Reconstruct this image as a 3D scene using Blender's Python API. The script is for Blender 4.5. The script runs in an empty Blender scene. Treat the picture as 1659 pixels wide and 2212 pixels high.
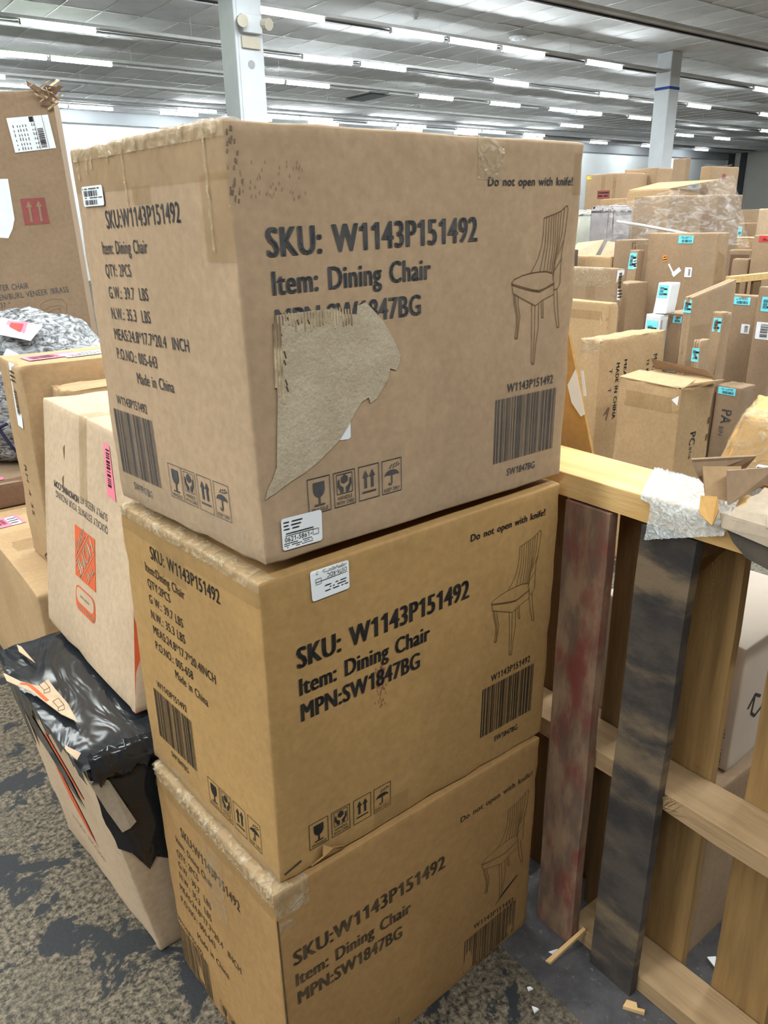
import bpy, math, random
from mathutils import Vector, Matrix, noise
sc = bpy.context.scene
COL = sc.collection
PI = math.pi
# ------------------------------------------------------------------ camera, world, lights, exposure
cd = bpy.data.cameras.new('camera'); cam = bpy.data.objects.new('camera', cd); COL.objects.link(cam)
cd.sensor_fit = 'HORIZONTAL'; cd.sensor_width = 36.0; cd.lens = 1674.43 / 1659 * 36.0
cd.clip_start = 0.02; cd.clip_end = 200
_p, _r, _th = 0.358318, -0.0176592, math.radians(37.2)
def _rot(v): return Vector((math.cos(_th)*v[0]+math.sin(_th)*v[1], -math.sin(_th)*v[0]+math.cos(_th)*v[1], v[2]))
_f = Vector((0, math.cos(_p), -math.sin(_p))); _rt = Vector((1, 0, 0)); _up = _rt.cross(_f)
_rt2 = math.cos(_r)*_rt + math.sin(_r)*_up; _up2 = -math.sin(_r)*_rt + math.cos(_r)*_up
_R, _U, _F = _rot(_rt2), _rot(_up2), _rot(_f)
HR, HF = _rot((1, 0, 0)), _rot((0, 1, 0))          # level directions: to the right of the view, into the view
cam.matrix_world = Matrix(((_R[0], _U[0], -_F[0], 0), (_R[1], _U[1], -_F[1], 0), (_R[2], _U[2], -_F[2], 1.4824), (0, 0, 0, 1)))
sc.camera = cam
sc.view_settings.view_transform = 'Standard'; sc.view_settings.look = 'None'
sc.view_settings.gamma = 1.0; sc.view_settings.use_curve_mapping = False
sc.view_settings.exposure = 0.1
sc.cycles.use_denoising = True; sc.cycles.use_adaptive_sampling = True; sc.cycles.adaptive_threshold = 0.02
sc.cycles.max_bounces = 6; sc.cycles.diffuse_bounces = 4; sc.cycles.transparent_max_bounces = 12
sc.cycles.caustics_reflective = False; sc.cycles.caustics_refractive = False
w = bpy.data.worlds.new('hall_ambient'); sc.world = w; w.use_nodes = True
w.node_tree.nodes['Background'].inputs[0].default_value = (0.93, 0.97, 1.0, 1)
w.node_tree.nodes['Background'].inputs[1].default_value = 0.12
ROW_Y = [9.1, 11.82, 14.47, 17.1, 19.65, 22.4, 23.3]
ROW_Z = [4.08, 4.08, 4.08, 4.12, 4.2, 4.3, 4.40]
LIGHT_Z = 4.08
def LSC(i): return (ROW_Z[i]-1.4824)/(4.48-1.4824)   # rows were read off on the tile plane
# the ceiling rows go on behind the camera in the same rhythm
for i in range(4):
    y = 9.1 - 2.66*(i+1)
    ld = bpy.data.lights.new('ceiling_row_light', 'AREA'); ld.shape = 'RECTANGLE'; ld.size = 44; ld.size_y = 0.10
    ld.energy = 44*29; ld.color = (0.95, 1.0, 0.98)
    lo = bpy.data.objects.new('ceiling_row_light', ld); COL.objects.link(lo); lo.location = (8, y, LIGHT_Z)
TUBE_STRENGTH = 95

# ------------------------------------------------------------------ helpers: materials
MATS = {}
def _nt(name):
    m = bpy.data.materials.new(name); m.use_nodes = True; nt = m.node_tree
    return m, nt, nt.nodes['Principled BSDF']
def rgb(c): return (c[0], c[1], c[2], 1.0)
def mat(name, c1, c2=None, scale=4.0, rough=0.75, spec=0.25, stretch=(1, 1, 1), detail=6.0, bump=0.0, bscale=None,
        metallic=0.0, lo=0.35, hi=0.65, c3=None, s3=1.5, lo3=0.55, hi3=0.75, stretch3=(1, 1, 1), alpha=None, trans=0.0, rnd=0.0, fine=0.0, coat=0.0, bstretch=None):
    if name in MATS: return MATS[name]
    m, nt, b = _nt(name); N, L = nt.nodes, nt.links
    b.inputs['Roughness'].default_value = rough; b.inputs['Specular IOR Level'].default_value = spec
    b.inputs['Metallic'].default_value = metallic
    if coat: b.inputs['Coat Weight'].default_value = coat; b.inputs['Coat Roughness'].default_value = 0.15
    tc = N.new('ShaderNodeTexCoord')
    def coord(st):
        mp = N.new('ShaderNodeMapping'); mp.inputs['Scale'].default_value = st
        L.new(tc.outputs['Object'], mp.inputs['Vector']); return mp.outputs['Vector']
    def noisef(s, st, d=detail):
        n = N.new('ShaderNodeTexNoise'); n.inputs['Scale'].default_value = s; n.inputs['Detail'].default_value = d
        n.inputs['Roughness'].default_value = 0.6
        L.new(coord(st), n.inputs['Vector']); return n.outputs['Fac']
    def ramp(f, a, c):
        r = N.new('ShaderNodeMapRange'); r.inputs['From Min'].default_value = a; r.inputs['From Max'].default_value = c
        r.interpolation_type = 'SMOOTHSTEP'; L.new(f, r.inputs['Value']); return r.outputs['Result']
    def mix(f, a, c, mode='MIX'):
        x = N.new('ShaderNodeMix'); x.data_type = 'RGBA'; x.blend_type = mode
        if isinstance(f, float): x.inputs['Factor'].default_value = f
        else: L.new(f, x.inputs['Factor'])
        for k, v in ((6, a), (7, c)):
            if hasattr(v, 'links') or hasattr(v, 'is_linked'): L.new(v, x.inputs[k])
            else: x.inputs[k].default_value = rgb(v)
        return x.outputs[2]
    if c2 is None: b.inputs['Base Color'].default_value = rgb(c1)
    else:
        o = mix(ramp(noisef(scale, stretch), lo, hi), c1, c2)
        if c3 is not None: o = mix(ramp(noisef(s3, stretch3), lo3, hi3), o, c3)
        if fine:
            f = noisef(scale*22, (1, 1, 1), 2.0)
            v = N.new('ShaderNodeMapRange'); v.inputs['To Min'].default_value = 1-fine; v.inputs['To Max'].default_value = 1+fine
            v.inputs['From Min'].default_value = 0.25; v.inputs['From Max'].default_value = 0.75
            L.new(f, v.inputs['Value'])
            h = N.new('ShaderNodeHueSaturation'); L.new(o, h.inputs['Color']); L.new(v.outputs['Result'], h.inputs['Value']); o = h.outputs['Color']
        if rnd:
            oi = N.new('ShaderNodeObjectInfo'); v = N.new('ShaderNodeMapRange'); v.inputs['To Min'].default_value = 1-rnd; v.inputs['To Max'].default_value = 1+rnd
            L.new(oi.outputs['Random'], v.inputs['Value'])
            h = N.new('ShaderNodeHueSaturation'); L.new(o, h.inputs['Color']); L.new(v.outputs['Result'], h.inputs['Value']); o = h.outputs['Color']
        L.new(o, b.inputs['Base Color'])
    if bump:
        bp = N.new('ShaderNodeBump'); bp.inputs['Strength'].default_value = bump; bp.inputs['Distance'].default_value = 0.004
        L.new(noisef(bscale or scale*3, bstretch or stretch), bp.inputs['Height']); L.new(bp.outputs['Normal'], b.inputs['Normal'])
    if trans: b.inputs['Transmission Weight'].default_value = trans
    if alpha is not None: b.inputs['Alpha'].default_value = alpha
    MATS[name] = m; return m
def card(name, c, dirt=0.5, rough=0.78, pink=None):
    c2 = tuple(x*0.86 for x in c); c3 = pink or tuple(x*0.72 for x in c)
    return mat(name, c, c2, scale=3.2, rough=rough, spec=0.22, fine=0.10, c3=c3, s3=2.1, lo3=0.60, hi3=0.95, bump=0.25, bscale=26, rnd=0.06)
def emis(name, c, s):
    if name in MATS: return MATS[name]
    m, nt, b = _nt(name); b.inputs['Base Color'].default_value = rgb(c)
    b.inputs['Emission Color'].default_value = rgb(c); b.inputs['Emission Strength'].default_value = s
    MATS[name] = m; return m

K_TOP = card('kraft_top', (0.43, 0.30, 0.19), pink=(0.39, 0.285, 0.20))  # brighter, cooler light on the top carton mixed into its kraft
K_MID = card('kraft_mid', (0.375, 0.225, 0.088))
K_BOT = card('kraft_bottom', (0.345, 0.20, 0.080))  # same cardboard, the dimmer light low in the stack put into its colour
K_PALE = card('kraft_pale', (0.50, 0.37, 0.25))
K_WARM = card('kraft_warm', (0.44, 0.29, 0.155))
K_MIDBG = card('kraft_background', (0.36, 0.245, 0.15))
K_DULL = card('kraft_dull', (0.30, 0.205, 0.13))
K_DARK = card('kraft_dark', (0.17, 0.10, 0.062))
K_ORANGE = card('kraft_orange', (0.50, 0.29, 0.10))
K_GREY = card('kraft_grey', (0.36, 0.29, 0.215))
K_TORN = mat('torn_paper', (0.48, 0.405, 0.30), (0.41, 0.335, 0.24), scale=14, rough=0.95, spec=0.1, fine=0.12, bump=0.5, bscale=140)
FLUTE = mat('corrugated_flute', (0.56, 0.44, 0.28), (0.22, 0.15, 0.09), scale=40, rough=0.9)
INK_TOP = mat('ink_faded', (0.055, 0.055, 0.062), (0.085, 0.08, 0.08), scale=30, rough=0.7)
INK = mat('ink_black', (0.014, 0.013, 0.014), (0.03, 0.026, 0.022), scale=30, rough=0.6)
INK_BOT = mat('ink_brownish', (0.055, 0.038, 0.024), (0.10, 0.066, 0.036), scale=30, rough=0.7)
INK_LINE = mat('ink_line', (0.10, 0.06, 0.03), (0.14, 0.085, 0.04), scale=30)
LBL = mat('label_white', (0.80, 0.83, 0.86), (0.72, 0.75, 0.79), scale=8, rough=0.5)
LBL_BLUE = mat('label_blue', (0.17, 0.67, 0.80), (0.22, 0.72, 0.84), scale=9, rough=0.5)
LBL_PINK = mat('label_pink', (0.86, 0.23, 0.30), (0.80, 0.19, 0.26), scale=9, rough=0.5)
LBL_RED = mat('label_red', (0.62, 0.07, 0.06), (0.55, 0.06, 0.06), scale=9, rough=0.6)
LBL_ORANGE = mat('label_orange', (0.80, 0.30, 0.06), (0.75, 0.26, 0.06), scale=9, rough=0.6)
LBL_YEL = mat('label_yellow', (0.75, 0.66, 0.06), (0.7, 0.6, 0.06), scale=9, rough=0.6)
P_ORANGE = mat('print_orange', (0.63, 0.115, 0.04), (0.56, 0.10, 0.04), scale=16, rough=0.7)
P_RED = mat('print_red', (0.27, 0.075, 0.07), (0.23, 0.065, 0.06), scale=16, rough=0.75)
P_BEIGE = mat('print_knockout', (0.50, 0.37, 0.25), (0.46, 0.33, 0.22), scale=16)
WHITE_BOX = mat('white_carton', (0.66, 0.68, 0.70), (0.58, 0.60, 0.63), scale=6, rough=0.6)
WOOD_TOP = mat('pine_pale', (0.70, 0.475, 0.215), (0.60, 0.375, 0.145), scale=7, stretch=(5, 0.5, 5), rough=0.7, c3=(0.36, 0.25, 0.15), s3=3.5, lo3=0.62, hi3=0.8, bump=0.25, bscale=25, bstretch=(6, .4, 6))
WOOD_V = mat('pine_brown', (0.18, 0.105, 0.042), (0.125, 0.072, 0.03), scale=6, stretch=(7, 7, 0.5), rough=0.7, c3=(0.11, 0.07, 0.04), s3=4, lo3=0.62, hi3=0.85, stretch3=(1, 1.5, .6), bump=0.25, bscale=25, bstretch=(6, 6, .4))
WOOD_RAW = mat('pine_raw', (0.31, 0.185, 0.072), (0.22, 0.13, 0.05), scale=6, stretch=(7, 7, 0.5), rough=0.7, c3=(0.16, 0.10, 0.05), s3=7, lo3=0.63, hi3=0.75, stretch3=(1, .6, 3), bump=0.25, bscale=25, bstretch=(6, 6, .4))
WOOD_S = mat('pine_stringer', (0.36, 0.24, 0.13), (0.27, 0.175, 0.09), scale=6, stretch=(6, 0.6, 6), rough=0.75, c3=(0.20, 0.14, 0.085), s3=6, lo3=0.6, hi3=0.8, bump=0.3, bscale=25, bstretch=(6, .4, 6))
WOOD_RED = mat('wood_red_stained', (0.29, 0.185, 0.115), (0.14, 0.095, 0.07), scale=9, stretch=(3, 3, 0.9), rough=0.75, c3=(0.19, 0.052, 0.042), s3=9, lo3=0.46, hi3=0.70, stretch3=(1, 1.6, .7), bump=0.35, bscale=30)
WOOD_BLACK = mat('wood_blackened', (0.035, 0.032, 0.032), (0.075, 0.062, 0.052), scale=9, stretch=(1, 1, 1.6), rough=0.6, c3=(0.17, 0.125, 0.08), s3=2.4, lo3=0.47, hi3=0.60, stretch3=(1, 1, 2.6), bump=0.3, bscale=40)
SPLINT = mat('splinter_wood', (0.62, 0.40, 0.19), (0.55, 0.34, 0.15), scale=20)
STEEL_WHITE = mat('paint_white', (0.66, 0.69, 0.73), (0.60, 0.63, 0.68), scale=2.5, rough=0.55)
RAIL = mat('rail_grey', (0.66, 0.67, 0.69), (0.55, 0.56, 0.58), scale=2, rough=0.5)
RAIL_D = mat('rail_dark', (0.09, 0.09, 0.10), (0.12, 0.12, 0.13), scale=2, rough=0.6)
TILE = mat('ceiling_tile', (0.66, 0.67, 0.70), (0.58, 0.59, 0.62), scale=2.4, rough=0.95, spec=0.1, rnd=0.10, fine=0.06)
TILE_DARK = mat('tile_hole', (0.02, 0.022, 0.025), (0.03, 0.03, 0.035), scale=3)
TBAR = mat('ceiling_tbar', (0.62, 0.63, 0.64), (0.52, 0.52, 0.53), scale=2, rough=0.5)
WALLW = mat('wall_white', (0.90, 0.93, 0.96), (0.85, 0.88, 0.91), scale=0.5, rough=0.8)
WALLG = mat('wall_grey', (0.66, 0.645, 0.60), (0.62, 0.60, 0.56), scale=0.5, rough=0.85)
BULK = mat('bulkhead_grey', (0.36, 0.38, 0.41), (0.33, 0.35, 0.38), scale=0.5, rough=0.7)
DARKM = mat('dark_metal', (0.05, 0.055, 0.06), (0.07, 0.07, 0.08), scale=4, rough=0.5)
BLUE = mat('tape_blue', (0.02, 0.07, 0.28), (0.03, 0.09, 0.32), scale=4)
NAVY = mat('cord_navy', (0.012, 0.012, 0.04), (0.02, 0.02, 0.05), scale=10)
PAPER = mat('scrap_paper', (0.75, 0.76, 0.77), (0.68, 0.69, 0.71), scale=9)
TUBE = emis('tube_glow', (0.93, 1.0, 0.98), TUBE_STRENGTH)
TUBE_G = emis('tube_glow_greenish', (0.80, 1.0, 0.72), TUBE_STRENGTH)
PLATE = mat('plate_beige', (0.55, 0.50, 0.42), (0.5, 0.46, 0.38), scale=5)
def film(name, tint, alpha_lo, alpha_hi, rough, scale, bump, stretch=(1, 1, 1)):
    m, nt, b = _nt(name); N, L = nt.nodes, nt.links
    b.inputs['Base Color'].default_value = rgb(tint); b.inputs['Roughness'].default_value = rough; b.inputs['Specular IOR Level'].default_value = 0.6
    tc = N.new('ShaderNodeTexCoord'); mp = N.new('ShaderNodeMapping'); mp.inputs['Scale'].default_value = stretch
    L.new(tc.outputs['Object'], mp.inputs['Vector'])
    n = N.new('ShaderNodeTexNoise'); n.inputs['Scale'].default_value = scale; n.inputs['Detail'].default_value = 5; n.inputs['Distortion'].default_value = 1.2
    L.new(mp.outputs['Vector'], n.inputs['Vector'])
    r = N.new('ShaderNodeMapRange'); r.inputs['From Min'].default_value = 0.45; r.inputs['From Max'].default_value = 0.72
    r.inputs['To Min'].default_value = alpha_lo; r.inputs['To Max'].default_value = alpha_hi
    L.new(n.outputs['Fac'], r.inputs['Value']); L.new(r.outputs['Result'], b.inputs['Alpha'])
    bp = N.new('ShaderNodeBump'); bp.inputs['Strength'].default_value = bump; bp.inputs['Distance'].default_value = 0.006
    L.new(n.outputs['Fac'], bp.inputs['Height']); L.new(bp.outputs['Normal'], b.inputs['Normal'])
    MATS[name] = m; return m
TAPE = film('tape_brown', (0.36, 0.235, 0.10), 0.22, 0.38, 0.22, 9, 0.5)
TAPE_CLR = film('tape_clear', (0.55, 0.46, 0.34), 0.08, 0.32, 0.10, 30, 1.0)
TAPE_SHINE = film('tape_crinkled', (0.55, 0.44, 0.29), 0.22, 0.75, 0.06, 46, 1.0)
WRAP = film('stretch_wrap', (0.66, 0.66, 0.67), 0.04, 0.32, 0.10, 11, 0.7, (1, 1, 2.2))
BUBBLE = film('bubble_wrap', (0.60, 0.63, 0.63), 0.55, 0.92, 0.14, 75, 1.0)
def black_film():
    m, nt, b = _nt('black_plastic'); N, L = nt.nodes, nt.links
    b.inputs['Base Color'].default_value = (0.016, 0.018, 0.021, 1); b.inputs['Roughness'].default_value = 0.16; b.inputs['Specular IOR Level'].default_value = 0.5
    tc = N.new('ShaderNodeTexCoord'); mp = N.new('ShaderNodeMapping'); mp.inputs['Scale'].default_value = (2.4, 1, 1.6); mp.inputs['Rotation'].default_value = (0, 0, 0.5)
    L.new(tc.outputs['Object'], mp.inputs['Vector'])
    n = N.new('ShaderNodeTexNoise'); n.inputs['Scale'].default_value = 3.2; n.inputs['Detail'].default_value = 3; n.inputs['Distortion'].default_value = 2.0
    L.new(mp.outputs['Vector'], n.inputs['Vector'])
    bp = N.new('ShaderNodeBump'); bp.inputs['Strength'].default_value = 0.45; bp.inputs['Distance'].default_value = 0.02
    L.new(n.outputs['Fac'], bp.inputs['Height']); L.new(bp.outputs['Normal'], b.inputs['Normal'])
    MATS['black_plastic'] = m; return m
BLACK = black_film()
def fur_mat():
    m, nt, b = _nt('silver_fur'); N, L = nt.nodes, nt.links
    b.inputs['Roughness'].default_value = 0.35
    tc = N.new('ShaderNodeTexCoord'); mp = N.new('ShaderNodeMapping'); mp.inputs['Scale'].default_value = (1, 1, 2.2); mp.inputs['Rotation'].default_value = (0.5, 0.6, 0)
    L.new(tc.outputs['Object'], mp.inputs['Vector'])
    n = N.new('ShaderNodeTexNoise'); n.inputs['Scale'].default_value = 17; n.inputs['Detail'].default_value = 6; n.inputs['Distortion'].default_value = 2.4; n.inputs['Roughness'].default_value = 0.65
    L.new(mp.outputs['Vector'], n.inputs['Vector'])
    cr = N.new('ShaderNodeValToRGB'); e = cr.color_ramp.elements
    e[0].position = 0.40; e[0].color = (0.03, 0.03, 0.033, 1); e[1].position = 0.62; e[1].color = (0.47, 0.49, 0.52, 1)
    L.new(n.outputs['Fac'], cr.inputs['Fac']); L.new(cr.outputs['Color'], b.inputs['Base Color'])
    bp = N.new('ShaderNodeBump'); bp.inputs['Strength'].default_value = 0.8; bp.inputs['Distance'].default_value = 0.01
    L.new(n.outputs['Fac'], bp.inputs['Height']); L.new(bp.outputs['Normal'], b.inputs['Normal'])
    return m
FUR = fur_mat()
def floor_mat():
    m, nt, b = _nt('worn_floor'); N, L = nt.nodes, nt.links
    tc = N.new('ShaderNodeTexCoord')
    def nz(s, d, st=(1, 1, 1), dist=0.0, rgh=0.6):
        mp = N.new('ShaderNodeMapping'); mp.inputs['Scale'].default_value = st; L.new(tc.outputs['Object'], mp.inputs['Vector'])
        n = N.new('ShaderNodeTexNoise'); n.inputs['Scale'].default_value = s; n.inputs['Detail'].default_value = d; n.inputs['Distortion'].default_value = dist; n.inputs['Roughness'].default_value = rgh
        L.new(mp.outputs['Vector'], n.inputs['Vector']); return n.outputs['Fac']
    def mr(f, a, c):
        r = N.new('ShaderNodeMapRange'); r.inputs['From Min'].default_value = a; r.inputs['From Max'].default_value = c; L.new(f, r.inputs['Value']); return r.outputs['Result']
    def mx(f, a, c):
        x = N.new('ShaderNodeMix'); x.data_type = 'RGBA'; L.new(f, x.inputs['Factor'])
        for k, v in ((6, a), (7, c)):
            if isinstance(v, tuple): x.inputs[k].default_value = rgb(v)
            else: L.new(v, x.inputs[k])
        return x.outputs[2]
    speck = mx(mr(nz(80, 6, rgh=0.75), 0.40, 0.64), (0.016, 0.014, 0.011), (0.225, 0.185, 0.13))
    big = nz(3.2, 4)
    speck2 = mx(mr(big, 0.52, 0.95), speck, (0.085, 0.07, 0.05))
    patch = mr(nz(7.0, 9, (1, 1, 1), 0.4, 0.62), 0.565, 0.585)
    col = mx(patch, speck2, (0.021, 0.023, 0.026))
    L.new(col, b.inputs['Base Color'])
    b.inputs['Roughness'].default_value = 0.62; b.inputs['Specular IOR Level'].default_value = 0.35
    bp = N.new('ShaderNodeBump'); bp.inputs['Strength'].default_value = 0.5; bp.inputs['Distance'].default_value = 0.003
    L.new(nz(95, 5), bp.inputs['Height']); L.new(bp.outputs['Normal'], b.inputs['Normal'])
    return m
FLOOR = floor_mat()
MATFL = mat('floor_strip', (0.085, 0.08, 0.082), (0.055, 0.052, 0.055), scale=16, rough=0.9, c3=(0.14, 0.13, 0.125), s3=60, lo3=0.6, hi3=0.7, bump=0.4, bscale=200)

# ------------------------------------------------------------------ helpers: objects
def tag(o, label=None, cat=None, group=None, kind=None):
    if label: o['label'] = label
    if cat: o['category'] = cat
    if group: o['group'] = group
    if kind: o['kind'] = kind
    return o
def thing(name, label, cat, loc, group=None):
    o = bpy.data.objects.new(name, None); COL.objects.link(o); o.location = loc; o.empty_display_size = 0.05
    return tag(o, label, cat, group)
def absloc(o):
    v = Vector(o.location)
    while o.parent: o = o.parent; v = v + Vector(o.location)
    return v
class MB:
    def __init__(s): s.v, s.f = [], []
    def poly(s, pts):
        n = len(s.v); s.v += [tuple(p) for p in pts]; s.f.append(tuple(range(n, n+len(pts)))); return s
    def raw(s, vs, fs):
        n = len(s.v); s.v += [tuple(p) for p in vs]; s.f += [tuple(i+n for i in f) for f in fs]; return s
    def hexa(s, c):   # 4 bottom corners, 4 top corners, counterclockwise from above
        return s.raw(c, [(3, 2, 1, 0), (4, 5, 6, 7), (0, 1, 5, 4), (1, 2, 6, 5), (2, 3, 7, 6), (3, 0, 4, 7)])
    def box(s, x0, x1, y0, y1, z0, z1):
        return s.hexa([(x0, y0, z0), (x1, y0, z0), (x1, y1, z0), (x0, y1, z0), (x0, y0, z1), (x1, y0, z1), (x1, y1, z1), (x0, y1, z1)])
    def cyl(s, p, q, r, n=10, caps=True, r2=None):
        p, q = Vector(p), Vector(q); d = (q-p).normalized(); a = d.orthogonal().normalized(); b = d.cross(a); r2 = r if r2 is None else r2
        i = len(s.v)
        for k in range(n):
            t = 2*PI*k/n; o = a*math.cos(t)+b*math.sin(t)
            s.v.append(tuple(p+o*r)); s.v.append(tuple(q+o*r2))
        for k in range(n):
            j = (k+1) % n; s.f.append((i+2*k, i+2*j, i+2*j+1, i+2*k+1))
        if caps:
            s.f.append(tuple(i+2*k for k in reversed(range(n)))); s.f.append(tuple(i+2*k+1 for k in range(n)))
        return s
    def slab(s, pts, nrm, t):   # polygon with thickness
        nrm = Vector(nrm).normalized(); A = [Vector(p) for p in pts]; B = [p - nrm*t for p in A]; n = len(A)
        s.poly(A); s.poly(list(reversed(B)))
        for i in range(n):
            j = (i+1) % n; s.poly([A[i], B[i], B[j], A[j]])
        return s
    def grid(s, rows):
        n = len(s.v); m = len(rows[0])
        for r in rows: s.v += [tuple(p) for p in r]
        for i in range(len(rows)-1):
            for j in range(m-1): s.f.append((n+i*m+j, n+i*m+j+1, n+(i+1)*m+j+1, n+(i+1)*m+j))
        return s
    def build(s, name, m, parent=None, smooth=False, loc=None, bevel=0.0):
        if parent is not None: base = absloc(parent)
        elif loc is not None: base = Vector(loc)
        else:
            xs, ys, zs = zip(*s.v); base = Vector(((min(xs)+max(xs))/2, (min(ys)+max(ys))/2, min(zs)))
        me = bpy.data.meshes.new(name); me.from_pydata([tuple(Vector(p)-base) for p in s.v], [], s.f); me.update()
        if smooth: me.polygons.foreach_set('use_smooth', [True]*len(me.polygons))
        me.materials.append(m); o = bpy.data.objects.new(name, me); COL.objects.link(o)
        if parent is not None: o.parent = parent
        else: o.location = base
        if bevel:
            bv = o.modifiers.new('bevel', 'BEVEL'); bv.width = bevel; bv.segments = 2; bv.limit_method = 'ANGLE'
        return o
_tc = {}
def text_mesh(t, bold=0.0):
    k = (t, bold)
    if k in _tc: return _tc[k]
    cu = bpy.data.curves.new('t', 'FONT'); cu.body = t; cu.resolution_u = 3; cu.offset = bold; cu.fill_mode = 'BOTH'
    o = bpy.data.objects.new('t', cu); COL.objects.link(o); bpy.context.view_layer.update()
    me = bpy.data.meshes.new_from_object(o.evaluated_get(bpy.context.evaluated_depsgraph_get()))
    vs = [(v.co.x, v.co.y) for v in me.vertices]; fs = [tuple(p.vertices) for p in me.polygons]
    bpy.data.objects.remove(o); bpy.data.curves.remove(cu); bpy.data.meshes.remove(me)
    _tc[k] = (vs, fs); return vs, fs
CAP = max(v[1] for v in text_mesh('H')[0])
ONE = ([(.10, .52*1), (.10, .62), (.20, .66), (.27, .729), (.36, .729), (.36, 0), (.265, 0), (.265, .585), (.19, .545)], [tuple(reversed(range(9)))])
_adv = {}
def _wid(t): vs = text_mesh(t)[0]; return max(v[0] for v in vs)-min(v[0] for v in vs)
def layout(t):
    key = ('layout', t)
    if key in _tc: return _tc[key]
    V, Fc, x = [], [], 0.0
    for c in t:
        if c not in _adv: _adv[c] = _wid('H'+('0' if c == '1' else c)+'H')-_wid('HH')
        if c != ' ':
            vs, fs = ONE if c == '1' else text_mesh(c)
            if c == '1': vs = [(a*CAP/.729*1.05, b*CAP/.729) for a, b in vs]
            n = len(V); V += [(a+x, b) for a, b in vs]; Fc += [tuple(i+n for i in f) for f in fs]
        x += _adv[c]+(.14 if c == ' ' else .035)
    _tc[key] = (V, Fc); return V, Fc
class Carton:
    """six-sided cardboard box: 8 corners (A B C D below, the same above), rounded and slightly dented edges"""
    def __init__(s, corners, r=0.005, dent=0.0, bulge=0.0, seed=0, k=1, sag=0.0):
        s.c = [Vector(p) for p in corners]; A, B, C, D = s.c[:4]
        s.dim = ((B-A).length, (D-A).length, (s.c[4]-A).length); s.r = min(r, min(s.dim)*0.45); s.dent = dent; s.bulge = bulge; s.seed = seed; s.k = k; s.sag = sag
        s.e = [(B-A).normalized(), (D-A).normalized(), (s.c[4]-A).normalized()]
        s.base = (A+B+C+D)/4
    def size(s, face): W, D, H = s.dim; return {'F': (W, H), 'B': (W, H), 'L': (D, H), 'R': (D, H), 'T': (W, D), 'U': (W, D)}[face]
    def metric(s, face, u, v):
        W, D, H = s.dim
        return {'F': (u*W, 0, v*H), 'B': ((1-u)*W, D, v*H), 'L': (0, (1-u)*D, v*H), 'R': (W, u*D, v*H), 'T': (u*W, v*D, H), 'U': (u*W, (1-v)*D, 0)}[face]
    def at(s, p, eps=0.0):
        r, dm = s.r, s.dim
        q = [min(max(p[i], r), dm[i]-r) for i in range(3)]; d = Vector([p[i]-q[i] for i in range(3)])
        n = d.normalized() if d.length > 1e-9 else Vector((0, 0, 1))
        off = eps
        if s.bulge and abs(n[2]) < 0.5:
            t = 1.0
            for i in range(3): t *= (math.sin(PI*min(max(p[i]/dm[i], 0), 1)) if abs(n[i]) < 0.9 else 1.0)
            off += s.bulge*t
        if s.dent:
            de = sorted(min(p[i], dm[i]-p[i]) for i in range(3))[1]
            wgt = math.exp(-(de/0.02)**2)
            off -= s.dent*wgt*max(0.0, 0.35+noise.noise(Vector(p)*22+Vector((s.seed*7.3, 0, 0))) + 0.5*noise.noise(Vector(p)*47))
        x = [(q[i]+n[i]*(r+off))/dm[i] for i in range(3)]
        A, B, C, D, A2, B2, C2, D2 = s.c
        lo = (A*(1-x[0])+B*x[0])*(1-x[1]) + (D*(1-x[0])+C*x[0])*x[1]
        hi = (A2*(1-x[0])+B2*x[0])*(1-x[1]) + (D2*(1-x[0])+C2*x[0])*x[1]
        return lo*(1-x[2]) + hi*x[2]
    def pt(s, face, u, v, eps=0.0): return s.at(s.metric(face, u, v), eps)
    def lines(s, L):
        r = s.r; a = [0, 0.35*r, r]; n = s.k
        if s.dent: a += [0.016, 0.03]
        a = [x/L for x in a]; inner = [a[-1]+(1-2*a[-1])*i/n for i in range(1, n)]
        return a + inner + [1-x for x in reversed(a)]
    def mesh(s):
        mb = MB(); idx = {}
        for face in 'FBLRTU':
            fw, fh = s.size(face); us, vs = s.lines(fw), s.lines(fh); ids = []
            for v in vs:
                row = []
                for u in us:
                    p = s.metric(face, u, v); key = tuple(round(x, 5) for x in p)
                    if key not in idx: idx[key] = len(mb.v); mb.v.append(tuple(s.at(p)))
                    row.append(idx[key])
                ids.append(row)
            for i in range(len(vs)-1):
                for j in range(len(us)-1):
                    mb.f.append((ids[i][j], ids[i][j+1], ids[i+1][j+1], ids[i+1][j]))
        return mb
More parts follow.
